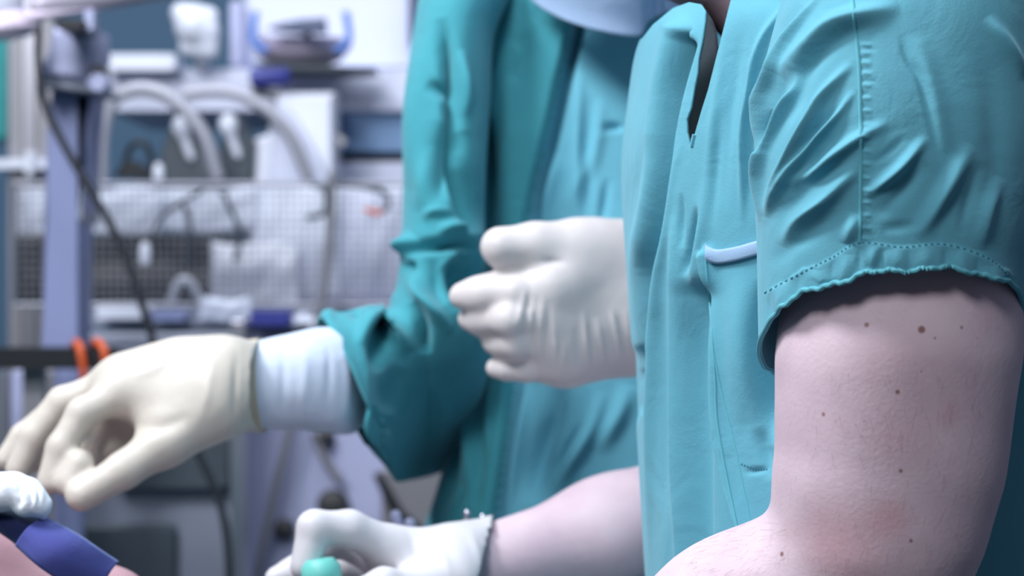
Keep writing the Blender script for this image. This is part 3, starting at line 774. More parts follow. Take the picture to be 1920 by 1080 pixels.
# gown sleeve of the reaching arm
def vring(pc, Y, dirv, r1, r2, e=2.1, back=0.0):
    """ring across a path: dirv = (dx,dy) px direction of travel; r1 px half size across it in the picture, r2 m in depth"""
    c = P(pc[0], pc[1], Y); d = np.array(dirv, float); d /= np.linalg.norm(d)
    a = V3(-d[1], 0, -d[0])*M_(r1, Y)
    if abs(a[2]) > 1e-6 and back: a = a+V3(0, back*(-1 if a[2] > 0 else 1), 0)
    return [c[0], c[1], c[2], a[0], a[1], a[2], 0, -r2, 0, e]
def bulge(r, k): r = list(r); r[6] += k; return r
ringsR = [vring((930, -90), 1.74, (-.1, 1), 60, .04), vring((880, -20), 1.72, (-.12, 1), 82, .066), vring((852, 60), 1.705, (-.10, 1), 76, .07), vring((842, 180), 1.69, (-.05, 1), 78, .07), vring((834, 320), 1.675, (0, 1), 77, .068), vring((832, 430), 1.665, (-.02, 1), 78, .066),
          vring((826, 540), 1.655, (-.10, 1), 82, .068), vring((818, 640), 1.645, (-.42, 1), 108, .070), vring((782, 722), 1.63, (-1, .62), 158, .070), vring((722, 738), 1.605, (-1, .22), 168, .068), bulge(vring((686, 736), 1.59, (-1, .30), 158, .062), .006), bulge(vring((662, 728), 1.58, (-1, .38), 150, .056), .012), bulge(vring((650, 722), 1.575, (-1, .40), 136, .052), .014)]
def recede(V):
    # the baggy underside hangs back towards the body
    px = 960+V[:, 0]/V[:, 1]*FP; py = 540-(V[:, 2]-CZ)/V[:, 1]*FP
    f_ = 1+(0.24*np.clip((py-580)/320, 0, 1.2)**1.7*np.clip((px-690)/110, 0, 1))/V[:, 1]
    V[:, 0] *= f_; V[:, 1] *= f_; V[:, 2] = CZ+(V[:, 2]-CZ)*f_
    return V
stR = [
 ('r', [(824, 30), (834, 90), (845, 146), (852, 229), (862, 290)], 15, -13), ('r', [(862, 240), (858, 300), (870, 345), (884, 400), (890, 440)], 18, -14),
 ('r', [(800, 160), (822, 168), (835, 182)], 11, -6), ('r', [(835, 225), (825, 300), (830, 380)], 20, -7), ('r', [(810, 270), (800, 330), (790, 400)], 16, 4),
 ('r', [(862, 90), (868, 150), (876, 220)], 10, 6), ('r', [(790, 60), (782, 160), (775, 260), (772, 360)], 18, 5),
 ('r', [(820, 440), (850, 425), (885, 430)], 10, 7), ('r', [(790, 410), (820, 395), (850, 400)], 9, 4), ('r', [(758, 478), (800, 460), (870, 458), (905, 465)], 9, -14), ('r', [(748, 478), (764, 455), (775, 440)], 12, 8),
 ('r', [(752, 508), (764, 498), (780, 500)], 8, -6), ('r', [(850, 480), (880, 520), (900, 570)], 30, -22), 
 ('r', [(768, 512), (795, 560), (835, 612), (850, 625)], 12, 9), ('r', [(775, 565), (790, 610), (800, 665)], 13, -11), ('r', [(808, 480), (815, 530), (840, 570)], 16, -6),
 ('r', [(728, 580), (742, 620), (768, 665)], 15, 12), ('r', [(712, 600), (708, 640), (712, 700)], 14, -7), ('r', [(745, 550), (715, 565), (690, 600), (676, 650)], 10, 9),
 ('r', [(670, 545), (668, 575), (655, 600)], 12, -5), ('r', [(640, 560), (620, 575), (606, 600)], 14, 4), ('r', [(760, 690), (740, 720), (735, 780)], 22, -8), ('r', [(800, 700), (815, 780), (800, 860)], 24, 5), ('r', [(668, 760), (672, 820), (668, 870)], 12, 6), ('r', [(700, 760), (705, 840), (712, 900)], 14, -7),
]
stR = [(q[0], q[1], q[2], q[3]*(2.0 if q[3] < 0 and q[1][0][1] < 450 else 1.5))+tuple(q[4:]) for q in stR]
cloth_tube('gown_sleeve', ringsR, 420, 460, stR, m_gown, gown, solid=.0016, post=recede)
# the other sleeve, behind the person in front
def vring3(c, d, r):
    d = np.array(d, float)/np.linalg.norm(d); a = np.cross(d, V3(0, 1, 0)); a /= np.linalg.norm(a); b = np.cross(d, a)
    return list(c)+list(a*r)+list(b*r)+[2.1]
dl = wrBl-elBl; dl /= np.linalg.norm(dl)
cloth_tube('gown_sleeve', [vring3(shBl+V3(-.02, 0, .04), (0.2, 0, -1), .05), vring3(shBl, (0, 0, -1), .075), vring3(shBl*.5+elBl*.5, (0, 0, -1), .068), vring3(elBl+V3(-.005, 0, .01), (-.6, -.2, -.8), .07), vring3(elBl+dl*.07, dl, .064), vring3(wrBl-dl*.115, dl, .046)], 120, 120, [], m_gown, gown, solid=.0016)

# knitted cuff and gloves of person B
cr = [vring((720, 724), 1.61, (-1, .02), 50, .018), vring((690, 720), 1.59, (-1, .02), 72, .026), vring((655, 716), 1.565, (-1, .02), 98, .038), vring((600, 712), 1.55, (-1, .02), 98, .039), vring((545, 716), 1.54, (-1, .06), 90, .036), vring((500, 721), 1.532, (-1, .07), 85, .034), vring((455, 726), 1.52, (-1, .08), 76, .031)]
cf, Vcf, Fcf = cloth_tube('cuff', cr, 160, 90, [('r', [(640, 620), (650, 700), (648, 790)], 9, 2), ('r', [(615, 640), (618, 700), (612, 780)], 7, -1.6), ('r', [(570, 640), (572, 700), (566, 790)], 9, 1.2), ('r', [(530, 650), (532, 720), (528, 790)], 8, -1.2)], m_cuff, rootB, solid=.002)
cf['label'] = 'white knitted cuff below the gown sleeve'
# reaching right hand: palm down, thumb towards the viewer
wB = P(415, 722, 1.50)
fB = [fing([(235, 735, 1.475), (155, 775, 1.462), (115, 840, 1.455), (92, 905, 1.45)], .0108),     # index
      fing([(215, 722, 1.500), (118, 755, 1.495), (62, 820, 1.49), (34, 880, 1.485)], .0112),      # middle
      fing([(205, 728, 1.525), (105, 770, 1.525), (45, 820, 1.52), (12, 862, 1.515)], .0105),      # ring
      fing([(215, 745, 1.548), (140, 790, 1.55), (90, 835, 1.55), (60, 870, 1.545)], .0092)]
pwB = [V3(0, -.015, .006), V3(0, -.005, .009), V3(0, .006, .008), V3(0, .015, .004)]
thB = (P(390, 768, 1.475), P(312, 828, 1.46), P(232, 882, 1.445), P(152, 930, 1.435), .0125)
prH = hand_prims(wB, pwB, fB, thB, wr=.032)
prH += [('c', P(530, 725, 1.54), P(415, 726, 1.505), .0335, .0315), ('c', P(310, 770, 1.52), P(215, 800, 1.52), .022, .018, .015), ('c', P(320, 800, 1.51), P(225, 838, 1.515), .018, .014, .012), ('c', P(225, 830, 1.52), P(165, 858, 1.525), .014, .011, .01), ('c', P(330, 700, 1.50), P(240, 715, 1.49), .022, .018, .02), ('c', P(400, 742, 1.49), P(318, 775, 1.48), .026, .022, .02),
        ('c', P(150, 870, 1.448), P(128, 905, 1.444), .010, .0098, .004)]
VH, FH = sdf_mesh(prH, .0022, k=.012); NH = vnormals(VH, FH)
if ((VH-VH.mean(0))*NH).sum() < 0: NH = -NH
VH = folds(VH, NH, [('r', [(470, 650), (468, 720), (465, 800)], 6, 1.5), ('r', [(445, 650), (442, 720), (440, 800)], 7, -1.5), ('r', [(360, 780), (300, 800), (240, 800)], 14, -3), ('r', [(210, 800), (180, 840), (175, 870)], 12, -3), ('r', [(330, 660), (290, 690), (240, 705)], 10, 1.5), ('r', [(400, 660), (390, 730), (370, 800)], 8, 1.2)])
g1 = mesh('glove', VH, FH[VH[FH].mean(1)[:, 0] < P(488, 0, 1.53)[0]], m_gloveY, rootB, solid=.0012); g1['label'] = 'yellowish cream latex glove on the reaching hand'
MB().tube([p for p in Vcf.reshape(90, 160, 3)[72][::4]]+[Vcf.reshape(90, 160, 3)[72][0]], .0012, 8, cap=False)
# glove cuff slipped over the knitted cuff
gc = [vring((492, 723), 1.531, (-1, .07), 89, .0358), vring((470, 724), 1.527, (-1, .08), 87, .035), vring((440, 726), 1.517, (-1, .08), 79, .0325)]
cloth_tube('glove_cuff', gc, 140, 20, [], m_gloveC, g1, solid=.0012)

# left hand at the belly: thumb on top, back of the hand to the viewer
wC = P(1165, 560, 1.54)
fC = [fing([(1030, 538, 1.500), (965, 550, 1.495), (912, 552, 1.50), (866, 555, 1.51)], .0114),
      fing([(1028, 592, 1.502), (955, 600, 1.490), (918, 598, 1.505), (882, 598, 1.520)], .0112),
      fing([(1032, 640, 1.508), (965, 645, 1.498), (930, 638, 1.514), (925, 628, 1.535)], .0102),
      fing([(1045, 680, 1.518), (985, 691, 1.512), (950, 690, 1.515), (930, 690, 1.520)], .0092)]
pwC = [V3(0, -.010, .018), V3(0, -.013, .006), V3(0, -.012, -.007), V3(0, -.008, -.018)]
thC = (P(1150, 500, 1.535), P(1075, 468, 1.515), P(1000, 460, 1.505), P(936, 463, 1.50), .0118)
prC = hand_prims(wC, pwC, fC, thC, wr=.030)
prC += [('c', P(900, 553, 1.505), P(1060, 530, 1.515), .0120, .020, .01), ('c', P(905, 600, 1.512), P(1050, 595, 1.51), .0118, .016, .006), ('c', P(950, 645, 1.51), P(1050, 645, 1.515), .0112, .014, .006), ('c', P(1260, 585, 1.56), P(1170, 565, 1.54), .036, .037), ('c', P(1130, 500, 1.53), P(1060, 520, 1.512), .026, .018, .02), ('c', P(1150, 605, 1.54), P(1060, 640, 1.525), .036, .026, .02), ('c', P(1190, 500, 1.545), P(1190, 625, 1.55), .024, .024, .02),
        ('c', P(1180, 484, 1.545), P(1090, 480, 1.525), .023, .021, .02), ('c', P(1190, 625, 1.55), P(1075, 678, 1.53), .020, .013, .02), ('c', P(1010, 462, 1.505), P(940, 463, 1.50), .0122, .0122), ('c', P(1110, 468, 1.52), P(1010, 461, 1.506), .0165, .0118, .015)]
VH, FH = sdf_mesh(prC, .0019, k=.012); NH = vnormals(VH, FH)
if ((VH-VH.mean(0))*NH).sum() < 0: NH = -NH
stH = [('r', [(985, 540), (975, 590), (966, 620)], 4.5, 1.9), ('r', [(996, 540), (990, 590), (986, 650)], 4, -1.2), ('r', [(1003, 540), (994, 600), (990, 655)], 4, 1.7), ('r', [(1020, 540), (1014, 610), (1012, 690), (1020, 715)], 4, 1.6), ('r', [(1030, 560), (1026, 640)], 5, -1.0),
       ('r', [(1036, 600), (1042, 650), (1052, 700)], 4, 1.6), ('r', [(1058, 645), (1056, 700)], 4, 1.4), ('r', [(1047, 640), (1048, 700)], 4, -1.2),
       ('r', [(1092, 580), (1100, 640), (1106, 690)], 4.5, 2.2), ('r', [(1102, 600), (1112, 680)], 5, -1.4), ('r', [(1118, 590), (1126, 640), (1134, 685)], 4.5, 1.7), ('r', [(1145, 578), (1156, 620), (1164, 672)], 4.5, 2.2), ('r', [(1155, 585), (1168, 650)], 5, -1.3), ('r', [(1172, 575), (1180, 620), (1184, 670)], 5, 1.5), ('r', [(1080, 610), (1086, 690)], 6, -1),
       ('r', [(1060, 495), (1040, 490), (1010, 493)], 6, -1.5)]
VH = folds(VH, NH, stH)
g2 = mesh('glove', VH, FH, m_glove, rootB); g2['label'] = 'wrinkled cream latex glove on the hand at the belly'
cr = [vring3(wrBl-dl*.02, dl, .041), vring3(wrBl-dl*.07, dl, .042), vring3(wrBl-dl*.14, dl, .041)]
cloth_tube('cuff', cr, 60, 30, [], m_cuff, rootB, solid=.002)

# face mask with pleats
bot = spline([(985, -12), (1010, 12), (1050, 35), (1090, 50), (1130, 60), (1170, 67), (1197, 67), (1207, 58), (1216, 40), (1240, 26), (1282, 8), (1310, -20)], 90)
Vm = []
nvm = 50
for iv in range(nvm):
    t = iv/(nvm-1)
    for iu in range(90):
        x, y = bot[iu]; uu = iu/89*2-1
        yy = y*(1-t)+(-195)*t - 18*math.sin(math.pi*t)*0
        xx = 1145+(x-1145)*(1-.10*t) 
        Y = 1.612+.075*abs(uu)**2.2-.028*math.sin(math.pi*min(1, t*.9+.12))
        Y += .0022*math.sin(t*14)*(1-abs(uu)**4)
        if uu > .42: Y += .004*math.sin((x-1205)*.35)*(1-t*.6)
        if abs(uu-.18) < .02: Y -= .0015
        Vm.append(P(xx, yy, Y))
Fm = [(i*90+j, i*90+j+1, (i+1)*90+j+1, (i+1)*90+j) for i in range(nvm-1) for j in range(89)]
mk = mesh('face_mask', Vm, Fm, m_mask, rootB, solid=.0015); mk['label'] = 'pale blue pleated surgical mask'
for a, b in (((995, -100), (1000, -200)), ((1300, -110), (1345, -200))):
    MB().tube(spline([P(a[0], a[1], 1.688), P((a[0]+b[0])/2, (a[1]+b[1])/2, 1.71), P(b[0], b[1], 1.745)], 12), .0015, 6).build('ear_loop', m_whitec, mk, smooth=True)
trousers(rootB, .15, 1.86, .95, m_gown, ax=.15, ay=.12, spread=.10)

# ================================================================== PATIENT on the table, strap and gauze (bottom left)
tab = empty('operating_table', (-.55, 1.45, 0), 'padded operating table under the patient at the lower left', 'table')
MB().box((-1.35, 1.18, .74), (-.05, 1.66, .80), .02).build('mattress', m_blackp, tab, smooth=True)
MB().box((-1.30, 1.20, .70), (-.10, 1.64, .74)).build('table_top', m_steel, tab)
MB().box((-.75, 1.34, .06), (-.45, 1.56, .70), .02).build('pillar', m_white, tab, smooth=True)
MB().box((-.95, 1.25, 0), (-.25, 1.62, .06), .02).build('base', m_greyd, tab, smooth=True)
pat = empty('person', (-.5, 1.42, .8), 'patient lying at the lower left, bare pink skin showing beside the blue strap', 'person')
kn = P(60, 1215, 1.36)
prP = [('c', P(-60, 1105, 1.36), P(70, 1190, 1.36), .040, .050), ('c', P(70, 1190, 1.36), P(170, 1170, 1.345), .044, .026), ('c', P(170, 1170, 1.345), P(215, 1140, 1.335), .026, .022),
       ('c', P(-60, 1105, 1.36), V3(-.62, 1.42, .90), .05, .085), ('c', V3(-.62, 1.42, .90), V3(-1.0, 1.42, .89), .10, .085), ('c', V3(-.62, 1.42, .9), V3(-.30, 1.46, .885), .085, .075), ('c', V3(-.3, 1.46, .885), V3(-.12, 1.48, .86), .06, .045),
       ('c', V3(-1.0, 1.42, .89), V3(-1.12, 1.42, .90), .05, .05), ('e', V3(-1.2, 1.42, .905), (.105, .078, .09)), ('c', V3(-1.18, 1.42, .99), V3(-1.16, 1.42, 1.0), .012, .014)]
VP, FPt = sdf_mesh(prP, .005, k=.03)
m_skinP = skin('warm_pink_skin', (0.40, 0.23, 0.27), (0.46, 0.28, 0.32))
mesh('body', VP, FPt, m_skinP, pat)
# draped cloth over the torso of the patient
Vd = []
for i in range(60):
    for j in range(50):
        x = -1.05+i/59*.62; y = 1.17+j/49*.5
        z = .80+.20*math.exp(-((y-1.42)/.12)**4)*(1-.10*math.cos(x*9))+.004*math.sin(x*40+y*25)
        Vd.append((x, y, z))
Fd = [(i*50+j, (i+1)*50+j, (i+1)*50+j+1, i*50+j+1) for i in range(59) for j in range(49)]
tag(mesh('surgical_drape', Vd, Fd, m_drape, None, solid=.003), 'green surgical drape over the patient\'s body at lower left', 'drape')
# strap: two overlapping bands, bent over the limb
def band(name, A, B, n, thick, mat, parent, bulge=.01):
    """A,B: matching rails (lists of px,py,Y)"""
    a = spline([P(*q) for q in A], n); b = spline([P(*q) for q in B], n); V = []
    for i in range(n):
        for t in np.linspace(0, 1, 14):
            p = a[i]*(1-t)+b[i]*t; p = p+V3(0, -bulge*math.sin(math.pi*t)*.6, bulge*.3*math.sin(math.pi*t)); V.append(p)
    F = [(i*14+j, (i+1)*14+j, (i+1)*14+j+1, i*14+j+1) for i in range(n-1) for j in range(13)]
    return mesh(name, V, F, mat, parent, solid=thick)
st = empty('strap', P(100, 1040, 1.27), 'blue cloth strap across the patient\'s skin at the bottom left corner', 'strap')
b1 = band('band', [(84, 977, 1.275), (150, 1012, 1.270), (217, 1056, 1.285)], [(33, 1022, 1.262), (85, 1068, 1.255), (180, 1128, 1.275)], 40, .003, m_strap, st)
b2 = band('underlying_band', [(-70, 955, 1.30), (-20, 962, 1.29), (40, 968, 1.285), (88, 978, 1.282), (104, 1000, 1.280)], [(-60, 990, 1.285), (-15, 985, 1.28), (25, 1010, 1.272), (45, 1030, 1.268), (100, 1075, 1.268)], 40, .003, m_strapd, st)
b2['label'] = 'dark navy underlying band'
# gauze
gz = [('e', P(8, 922, 1.27), (.0135, .013, .0118), .006), ('e', P(-40, 925, 1.27), (.016, .013, .0125), .006), ('c', P(42, 920, 1.268), P(60, 938, 1.265), .0085, .009, .004), ('c', P(58, 915, 1.268), P(78, 950, 1.266), .006, .006, .003), ('c', P(70, 930, 1.268), P(86, 943, 1.266), .004, .0035, .002), ('c', P(62, 950, 1.266), P(80, 968, 1.268), .005, .0022, .002), ('c', P(30, 905, 1.27), P(44, 950, 1.266), .006, .006, .004)]
Vz, Fz = sdf_mesh(gz, .0010, k=.004); Nz = vnormals(Vz, Fz)
if ((Vz-Vz.mean(0))*Nz).sum() < 0: Nz = -Nz
Vz = folds(Vz, Nz, [('r', [(36, 893), (40, 930), (34, 955)], 5, -2.2), ('r', [(52, 905), (60, 930), (58, 955)], 4, -2), ('r', [(68, 905), (74, 930), (72, 950)], 3, -1.6), ('r', [(45, 905), (50, 940)], 3, 1.4), ('r', [(10, 900), (5, 930), (15, 955)], 9, .8)])
tag(mesh('gauze_swab', Vz, Fz, m_gauze), 'crumpled white gauze swab lying on the blue strap under the glove fingers', 'gauze')

# ================================================================== BACKGROUND EQUIPMENT
def pbox(x0, y0, x1, y1, Y0, Y1, bev=0.0, mb=None):
    """box whose front face (at Y0) covers the given pixels"""
    mb = mb or MB(); a = P(x0, y0, Y0); b = P(x1, y1, Y0); b[1] = Y1
    return mb.box(a, b, bev)
Y3 = 3.0
def down(x, y, Y, z=0.0): p = P(x, y, Y); return V3(p[0], p[1], z)

# lilac support column with clamp head
c0 = down(135, 0, 2.55)
cl = empty('support_column', c0, 'lilac-grey upright support column with a slanted clamp head beside the wire basket', 'equipment column')
xs = [P(100, 0, 2.55)[0], P(170, 0, 2.55)[0]]
prof = [(P(118, 0, 2.55)[0]-0, 0)]
mb = MB(); mb.prism([tuple(P(x, y, 2.55)[[0, 2]]) for x, y in ((112, 175), (190, 175), (184, 250), (168, 420), (162, 660), (94, 660), (98, 420), (102, 260))], 2.50, 2.58, .008); mb.build('column', m_lilac, cl, smooth=True)
mb = MB(); mb.prism([tuple(P(x, y, 2.5)[[0, 2]]) for x, y in ((118, 62), (170, 50), (196, 62), (198, 110), (172, 166), (84, 152), (88, 142), (108, 110))], 2.44, 2.54, .01); mb.build('clamp_head', m_lilacl, cl, smooth=True)
mb = MB(); mb.prism([tuple(P(x, y, 2.5)[[0, 2]]) for x, y in ((84, 150), (204, 168), (204, 182), (90, 168))], 2.45, 2.56, .003); mb.build('collar', m_grey, cl, smooth=True)
MB().lathe(P(188, 158, 2.44), (0, -1, 0), [(.001, -.01), (.012, -.01), (.012, .012), (.009, .016), (.001, .016)]).build('knob', m_lilacl, cl, smooth=True)
MB().lathe(P(187, 138, 2.44), (0, -1, 0), [(.001, -.01), (.010, -.01), (.010, .010), (.001, .011)]).build('bolt', m_blackp, cl, smooth=True)
mb = MB(); mb.prism([tuple(P(x, y, 2.56)[[0, 2]]) for x, y in ((165, 180), (186, 180), (180, 260), (172, 420), (164, 420))], 2.5, 2.6, .004); mb.build('side_flange', m_grey, cl, smooth=True)
pb = P(130, 650, 2.54)
MB().tube([(pb[0], 2.54, pb[2]), (pb[0], 2.54, .05)], .018, 16).build('lower_pole', m_lilac, cl, smooth=True)
MB().lathe((pb[0], 2.54, 0), (0, 0, 1), [(.001, 0), (.20, 0), (.20, .03), (.05, .06), (.001, .06)]).build('base', m_grey, cl, smooth=True)

# black cable hanging in front of the column
def path(l): return spline([P(*q) for q in l], 10*len(l))
mb = MB().tube(path([(80, -60, 2.45), (72, 60, 2.42), (73, 130, 2.40), (88, 205, 2.40), (130, 290, 2.40), (175, 365, 2.40), (212, 430, 2.40), (245, 505, 2.40), (272, 590, 2.40), (296, 665, 2.40), (335, 760, 2.40), (372, 850, 2.40), (408, 930, 2.40), (424, 1000, 2.40), (430, 1100, 2.40), (430, 1300, 2.42)]), .0046, 10)
tag(mb.build('power_cable', m_cable, smooth=True), 'long black cable hanging down diagonally in front of the lilac column and wire basket', 'cable')

# glossy overhead arm, top left
oa = empty('overhead_arm', P(120, 25, 2.35), 'glossy pale metal arm with a rounded end crossing the top left corner', 'equipment arm')
A0, A1 = P(58, 14, 2.35), P(420, -48, 2.45)
MB().tube([A0+(A1-A0)*t for t in (0, .02, .06, .12, 1)], .01, 24, rad=[.005, .0115, .0145, .015, .015], flat=.7).build('arm_tube', m_arm, oa, smooth=True)
A0, A1 = P(46, 34, 2.34), P(330, -12, 2.43)
MB().tube([A0+(A1-A0)*t for t in (0, .02, .05, 1)], .005, 16, rad=[.002, .0045, .0055, .0045]).build('arm_rim', m_pink, oa, smooth=True)
pbox(104, 36, 160, 54, 2.36, 2.44, .004).build('dark_joint', m_blackp, oa, smooth=True)
pbox(157, 18, 176, 60, 2.37, 2.40, .004).build('bracket', m_lilacl, oa, smooth=True)

# white rounded lamp head at the very corner
lh = empty('lamp_head', P(8, 20, 2.4), 'white rounded lamp head cut off by the top left corner', 'lamp')
Vl, Fl = sdf_mesh([('e', P(5, 0, 2.4), (.024, .03, .028))], .004); mesh('housing', Vl, Fl, m_whitec, lh)
MB().lathe(P(10, 46, 2.4), (.15, 0, -1), [(.001, -.012), (.028, -.010), (.034, 0), (.034, .008), (.028, .014), (.001, .014)]).build('rim', m_pink, lh, smooth=True)

# vertical equipment rails on the far left
er = empty('equipment_rack', down(55, 0, 2.9), 'grey metal upright rack at the far left edge with a horizontal crossbar', 'rack')
for (x0, x1, m) in ((16, 42, m_steeld), (44, 66, m_steel), (70, 98, m_steeld)):
    mbb = MB(); a = P(x0, 60, 3.16); b = P(x1, 60, 3.16); mbb.box((a[0], 3.16, 0), (b[0], 3.20, 1.64), .006); mbb.build('upright', m, er, smooth=True)
pbox(-40, 298, 100, 316, 3.135, 3.16, .004).build('crossbar', m_whitec, er, smooth=True)
pbox(46, 283, 62, 330, 3.11, 3.15, .006).build('crossbar_clamp', m_whitec, er, smooth=True)
tag(pbox(-60, 60, 13, 265, 3.3, 3.34, .01).build('hanging_green_cloth', m_drape, smooth=True), 'sliver of green cloth hanging at the far left edge behind the rack', 'cloth')

# white cart shelf with bins
cart = empty('equipment_cart', down(480, 0, 3.25), 'white equipment cart with a thick shelf running behind the wire basket', 'cart')
pbox(190, 128, 1000, 208, 3.2, 3.6, .01).build('shelf', m_white, cart, smooth=True)
pbox(455, -160, 1000, 130, 3.35, 3.65, .02).build('back_cabinet', m_white, cart, smooth=True)
pbox(612, 175, 634, 335, 3.24, 3.3, .004).build('side_panel', m_white, cart, smooth=True)
pbox(200, 100, 330, 132, 3.16, 3.24, .006).build('pale_bar', m_whitec, cart, smooth=True)
mbb = MB(); a = P(640, 208, 3.3); mbb.box((P(190, 0, 3.3)[0], 3.56, 0), (P(1000, 0, 3.3)[0], 3.60, P(0, 300, 3.3)[2])); mbb.build('cart_back', m_wall, cart)
pbox(634, 210, 1000, 284, 3.215, 3.235).build('blue_panel', m_panel, cart)
pbox(625, 285, 1000, 303, 3.26, 3.3, .003).build('dark_trim', m_greyd, cart, smooth=True)
pbox(625, 303, 1000, 345, 3.22, 3.3, .003).build('drawer_edge', m_white, cart, smooth=True)
pbox(560, 350, 1000, 1500, 3.28, 3.32).build('drawer_front', m_lilacl, cart)
# screen behind the masked person
sc = empty('monitor', P(860, 20, 3.1), 'dark slate monitor corner behind the gown shoulder at the top', 'monitor')
pbox(766, -200, 1150, 112, 3.215, 3.24, .03).build('screen', m_slate, sc, smooth=True)
pbox(758, -210, 1160, 120, 3.222, 3.27, .035).build('bezel', m_white, sc, smooth=True)
pbox(930, 115, 990, 127, 3.23, 3.28, .002).build('stand', m_white, sc, smooth=True)

# crumpled white bag on the bar
Vb, Fb = sdf_mesh([('e', P(362, 48, 3.15), (.028, .03, .032)), ('c', P(350, 90, 3.15), P(388, 96, 3.15), .012, .010), ('c', P(385, 60, 3.15), P(392, 95, 3.15), .022, .014), ('c', P(340, 25, 3.15), P(392, 30, 3.15), .016, .014), ('c', P(372, 96, 3.16), P(380, 122, 3.18), .012, .010)], .004, k=.006)
tag(mesh('plastic_bag', Vb, Fb, m_whitec), 'crumpled white plastic bag sitting on the white cart shelf', 'bag')
tag(pbox(430, 0, 453, 127, 3.2, 3.3, .008).build('supply_box', m_lilacl, smooth=True), 'tall pale lilac box on the cart shelf beside the crumpled bag', 'box')

# bowl with blue side reflections built as arcs and a dark blue clamp in it
bw = empty('basin', P(565, 100, 3.12), 'pale plastic basin with bright blue reflection arcs at its sides on the cart shelf', 'basin')
MB().lathe(P(565, 124, 3.13), (0, 0, 1), [(.001, 0), (.034, 0), (.058, .009), (.072, .026), (.075, .036), (.072, .036), (.068, .025), (.052, .010), (.001, .004)], 36).build('bowl', m_pink, bw, smooth=True)
for s, x in ((-1, 474), (1, 654)):
    MB().tube(path([(x-s*26, 96, 3.06), (x-s*8, 86, 3.06), (x, 70, 3.06), (x-s*2, 45, 3.06), (x-s*6, 22, 3.06)]), .0052, 10, flat=1.4).build('reflection_arc', m_brblue, bw, smooth=True)
cp = empty('clamp', P(560, 52, 3.04), 'dark blue pointed clamp resting across the pale basin', 'clamp')
mb = MB(); mb.prism([tuple(P(x, y, 3.03)[[0, 2]]) for x, y in ((503, 53), (530, 44), (565, 38), (611, 35), (613, 62), (560, 62), (520, 58))], 3.02, 3.045, .002); mb.build('jaw', m_slate, cp, smooth=True)
MB().lathe(P(577, 62, 3.03), (0, 0, -1), [(.001, -.004), (.007, -.004), (.006, .006), (.001, .007)]).build('pivot', m_blackp, cp, smooth=True)
tag(MB().prism([tuple(P(x, y, 3.08)[[0, 2]]) for x, y in ((480, 118), (520, 121), (620, 124), (705, 130), (620, 134), (540, 133), (490, 128))], 3.06, 3.18, .001).build('basin_shadow', m_greyd, smooth=True), 'thin dark strip standing in for the shadow under the pale basin', 'basin_shadow')  # dark strip modelled in place of the shadow line beneath the basin
rl = empty('tape_roll', P(508, 148, 3.05), 'deep blue roll lying on the front edge of the cart shelf', 'tape roll')
MB().lathe(P(470, 147, 3.06), (1, 0, .05), [(.001, 0), (.011, 0), (.0135, .002), (.0135, .052), (.011, .056), (.001, .056)]).build('roll', m_bluep, rl, smooth=True)

# three curved steel hoops over the basket
for k, (pts, r, m, lb) in enumerate((
    ([(188, 345, 2.93), (192, 250, 2.93), (212, 190, 2.93), (255, 166, 2.93), (305, 175, 2.93), (350, 210, 2.93), (385, 260, 2.93), (408, 335, 2.93)], .010, m_hoop, 'curved steel hoop nearest the lilac column'),
    ([(345, 175, 3.0), (400, 170, 3.0), (450, 178, 3.0), (505, 210, 3.0), (545, 255, 3.0), (580, 335, 3.0)], .009, m_hoop, 'middle curved steel hoop arching over the basket'),
    ([(470, 168, 3.08), (520, 180, 3.08), (570, 205, 3.08), (610, 240, 3.08), (645, 272, 3.08)], .008, m_steeld, 'rightmost curved dark steel hoop beneath the blue roll'))):
    tag(MB().tube(path(pts), r, 14, flat=.5).build('steel_hoop', m, smooth=True), lb, 'hoop', 'curved hoops above the wire basket')
# things standing behind the basket rim
bt = empty('bottle', P(550, 335, 3.06), 'white plastic bottle with sloping shoulders standing in the wire basket', 'bottle')
mb = MB(); mb.prism([tuple(P(x, y, 3.06)[[0, 2]]) for x, y in ((470, 400), (472, 262), (500, 250), (520, 172), (628, 172), (630, 400))], 3.06, 3.16, .012); mb.build('bottle_body', m_whitec, bt, smooth=True)
mb = MB(); mb.prism([tuple(P(x, y, 3.03)[[0, 2]]) for x, y in ((505, 345), (520, 190), (545, 205), (600, 300), (615, 345))], 3.02, 3.05, .004); mb.build('handle_panel', m_white, bt, smooth=True)
ck = empty('black_clip', P(252, 325, 2.98), 'black spring clip behind the basket rim left of the grey devices', 'clip')
MB().prism([tuple(P(x, y, 2.98)[[0, 2]]) for x, y in ((215, 332), (235, 300), (262, 305), (290, 328), (288, 336))], 2.97, 3.0, .003).build('clip_body', m_blackp, ck, smooth=True)
MB().tube(path([(232, 312, 2.985), (248, 272, 2.985), (275, 272, 2.985), (288, 320, 2.985)]), .0045, 10).build('clip_loop', m_blackp, ck, smooth=True)
def dev(x0, y0, x1, y1, Y, lb, kx, ky, m=m_steeld):
    e = empty('medical_device', P((x0+x1)/2, y1, Y), lb, 'medical device', 'grey devices behind the basket rim')
    mb = MB(); mb.prism([tuple(P(x, y, Y)[[0, 2]]) for x, y in ((x0, y1), (x0+8, (y0+y1)/2), (x0+28, y0+12), (x0+50, y0), (x1-20, y0+4), (x1, y0+40), (x1, y1))], Y, Y+.06, .006); mb.build('casing', m, e, smooth=True)
    Vk, Fk_ = sdf_mesh([('e', P(kx, ky, Y-.01), (.013, .012, .015)), ('c', P(kx, ky+8, Y-.01), P(kx+18, ky+60, Y-.005), .008, .006)], .003); mesh('knob', Vk, Fk_, m_whitec, e)
dev(285, 232, 395, 395, 3.03, 'dark grey device with a pale knob behind the basket rim, left one', 340, 236, m_greyd)
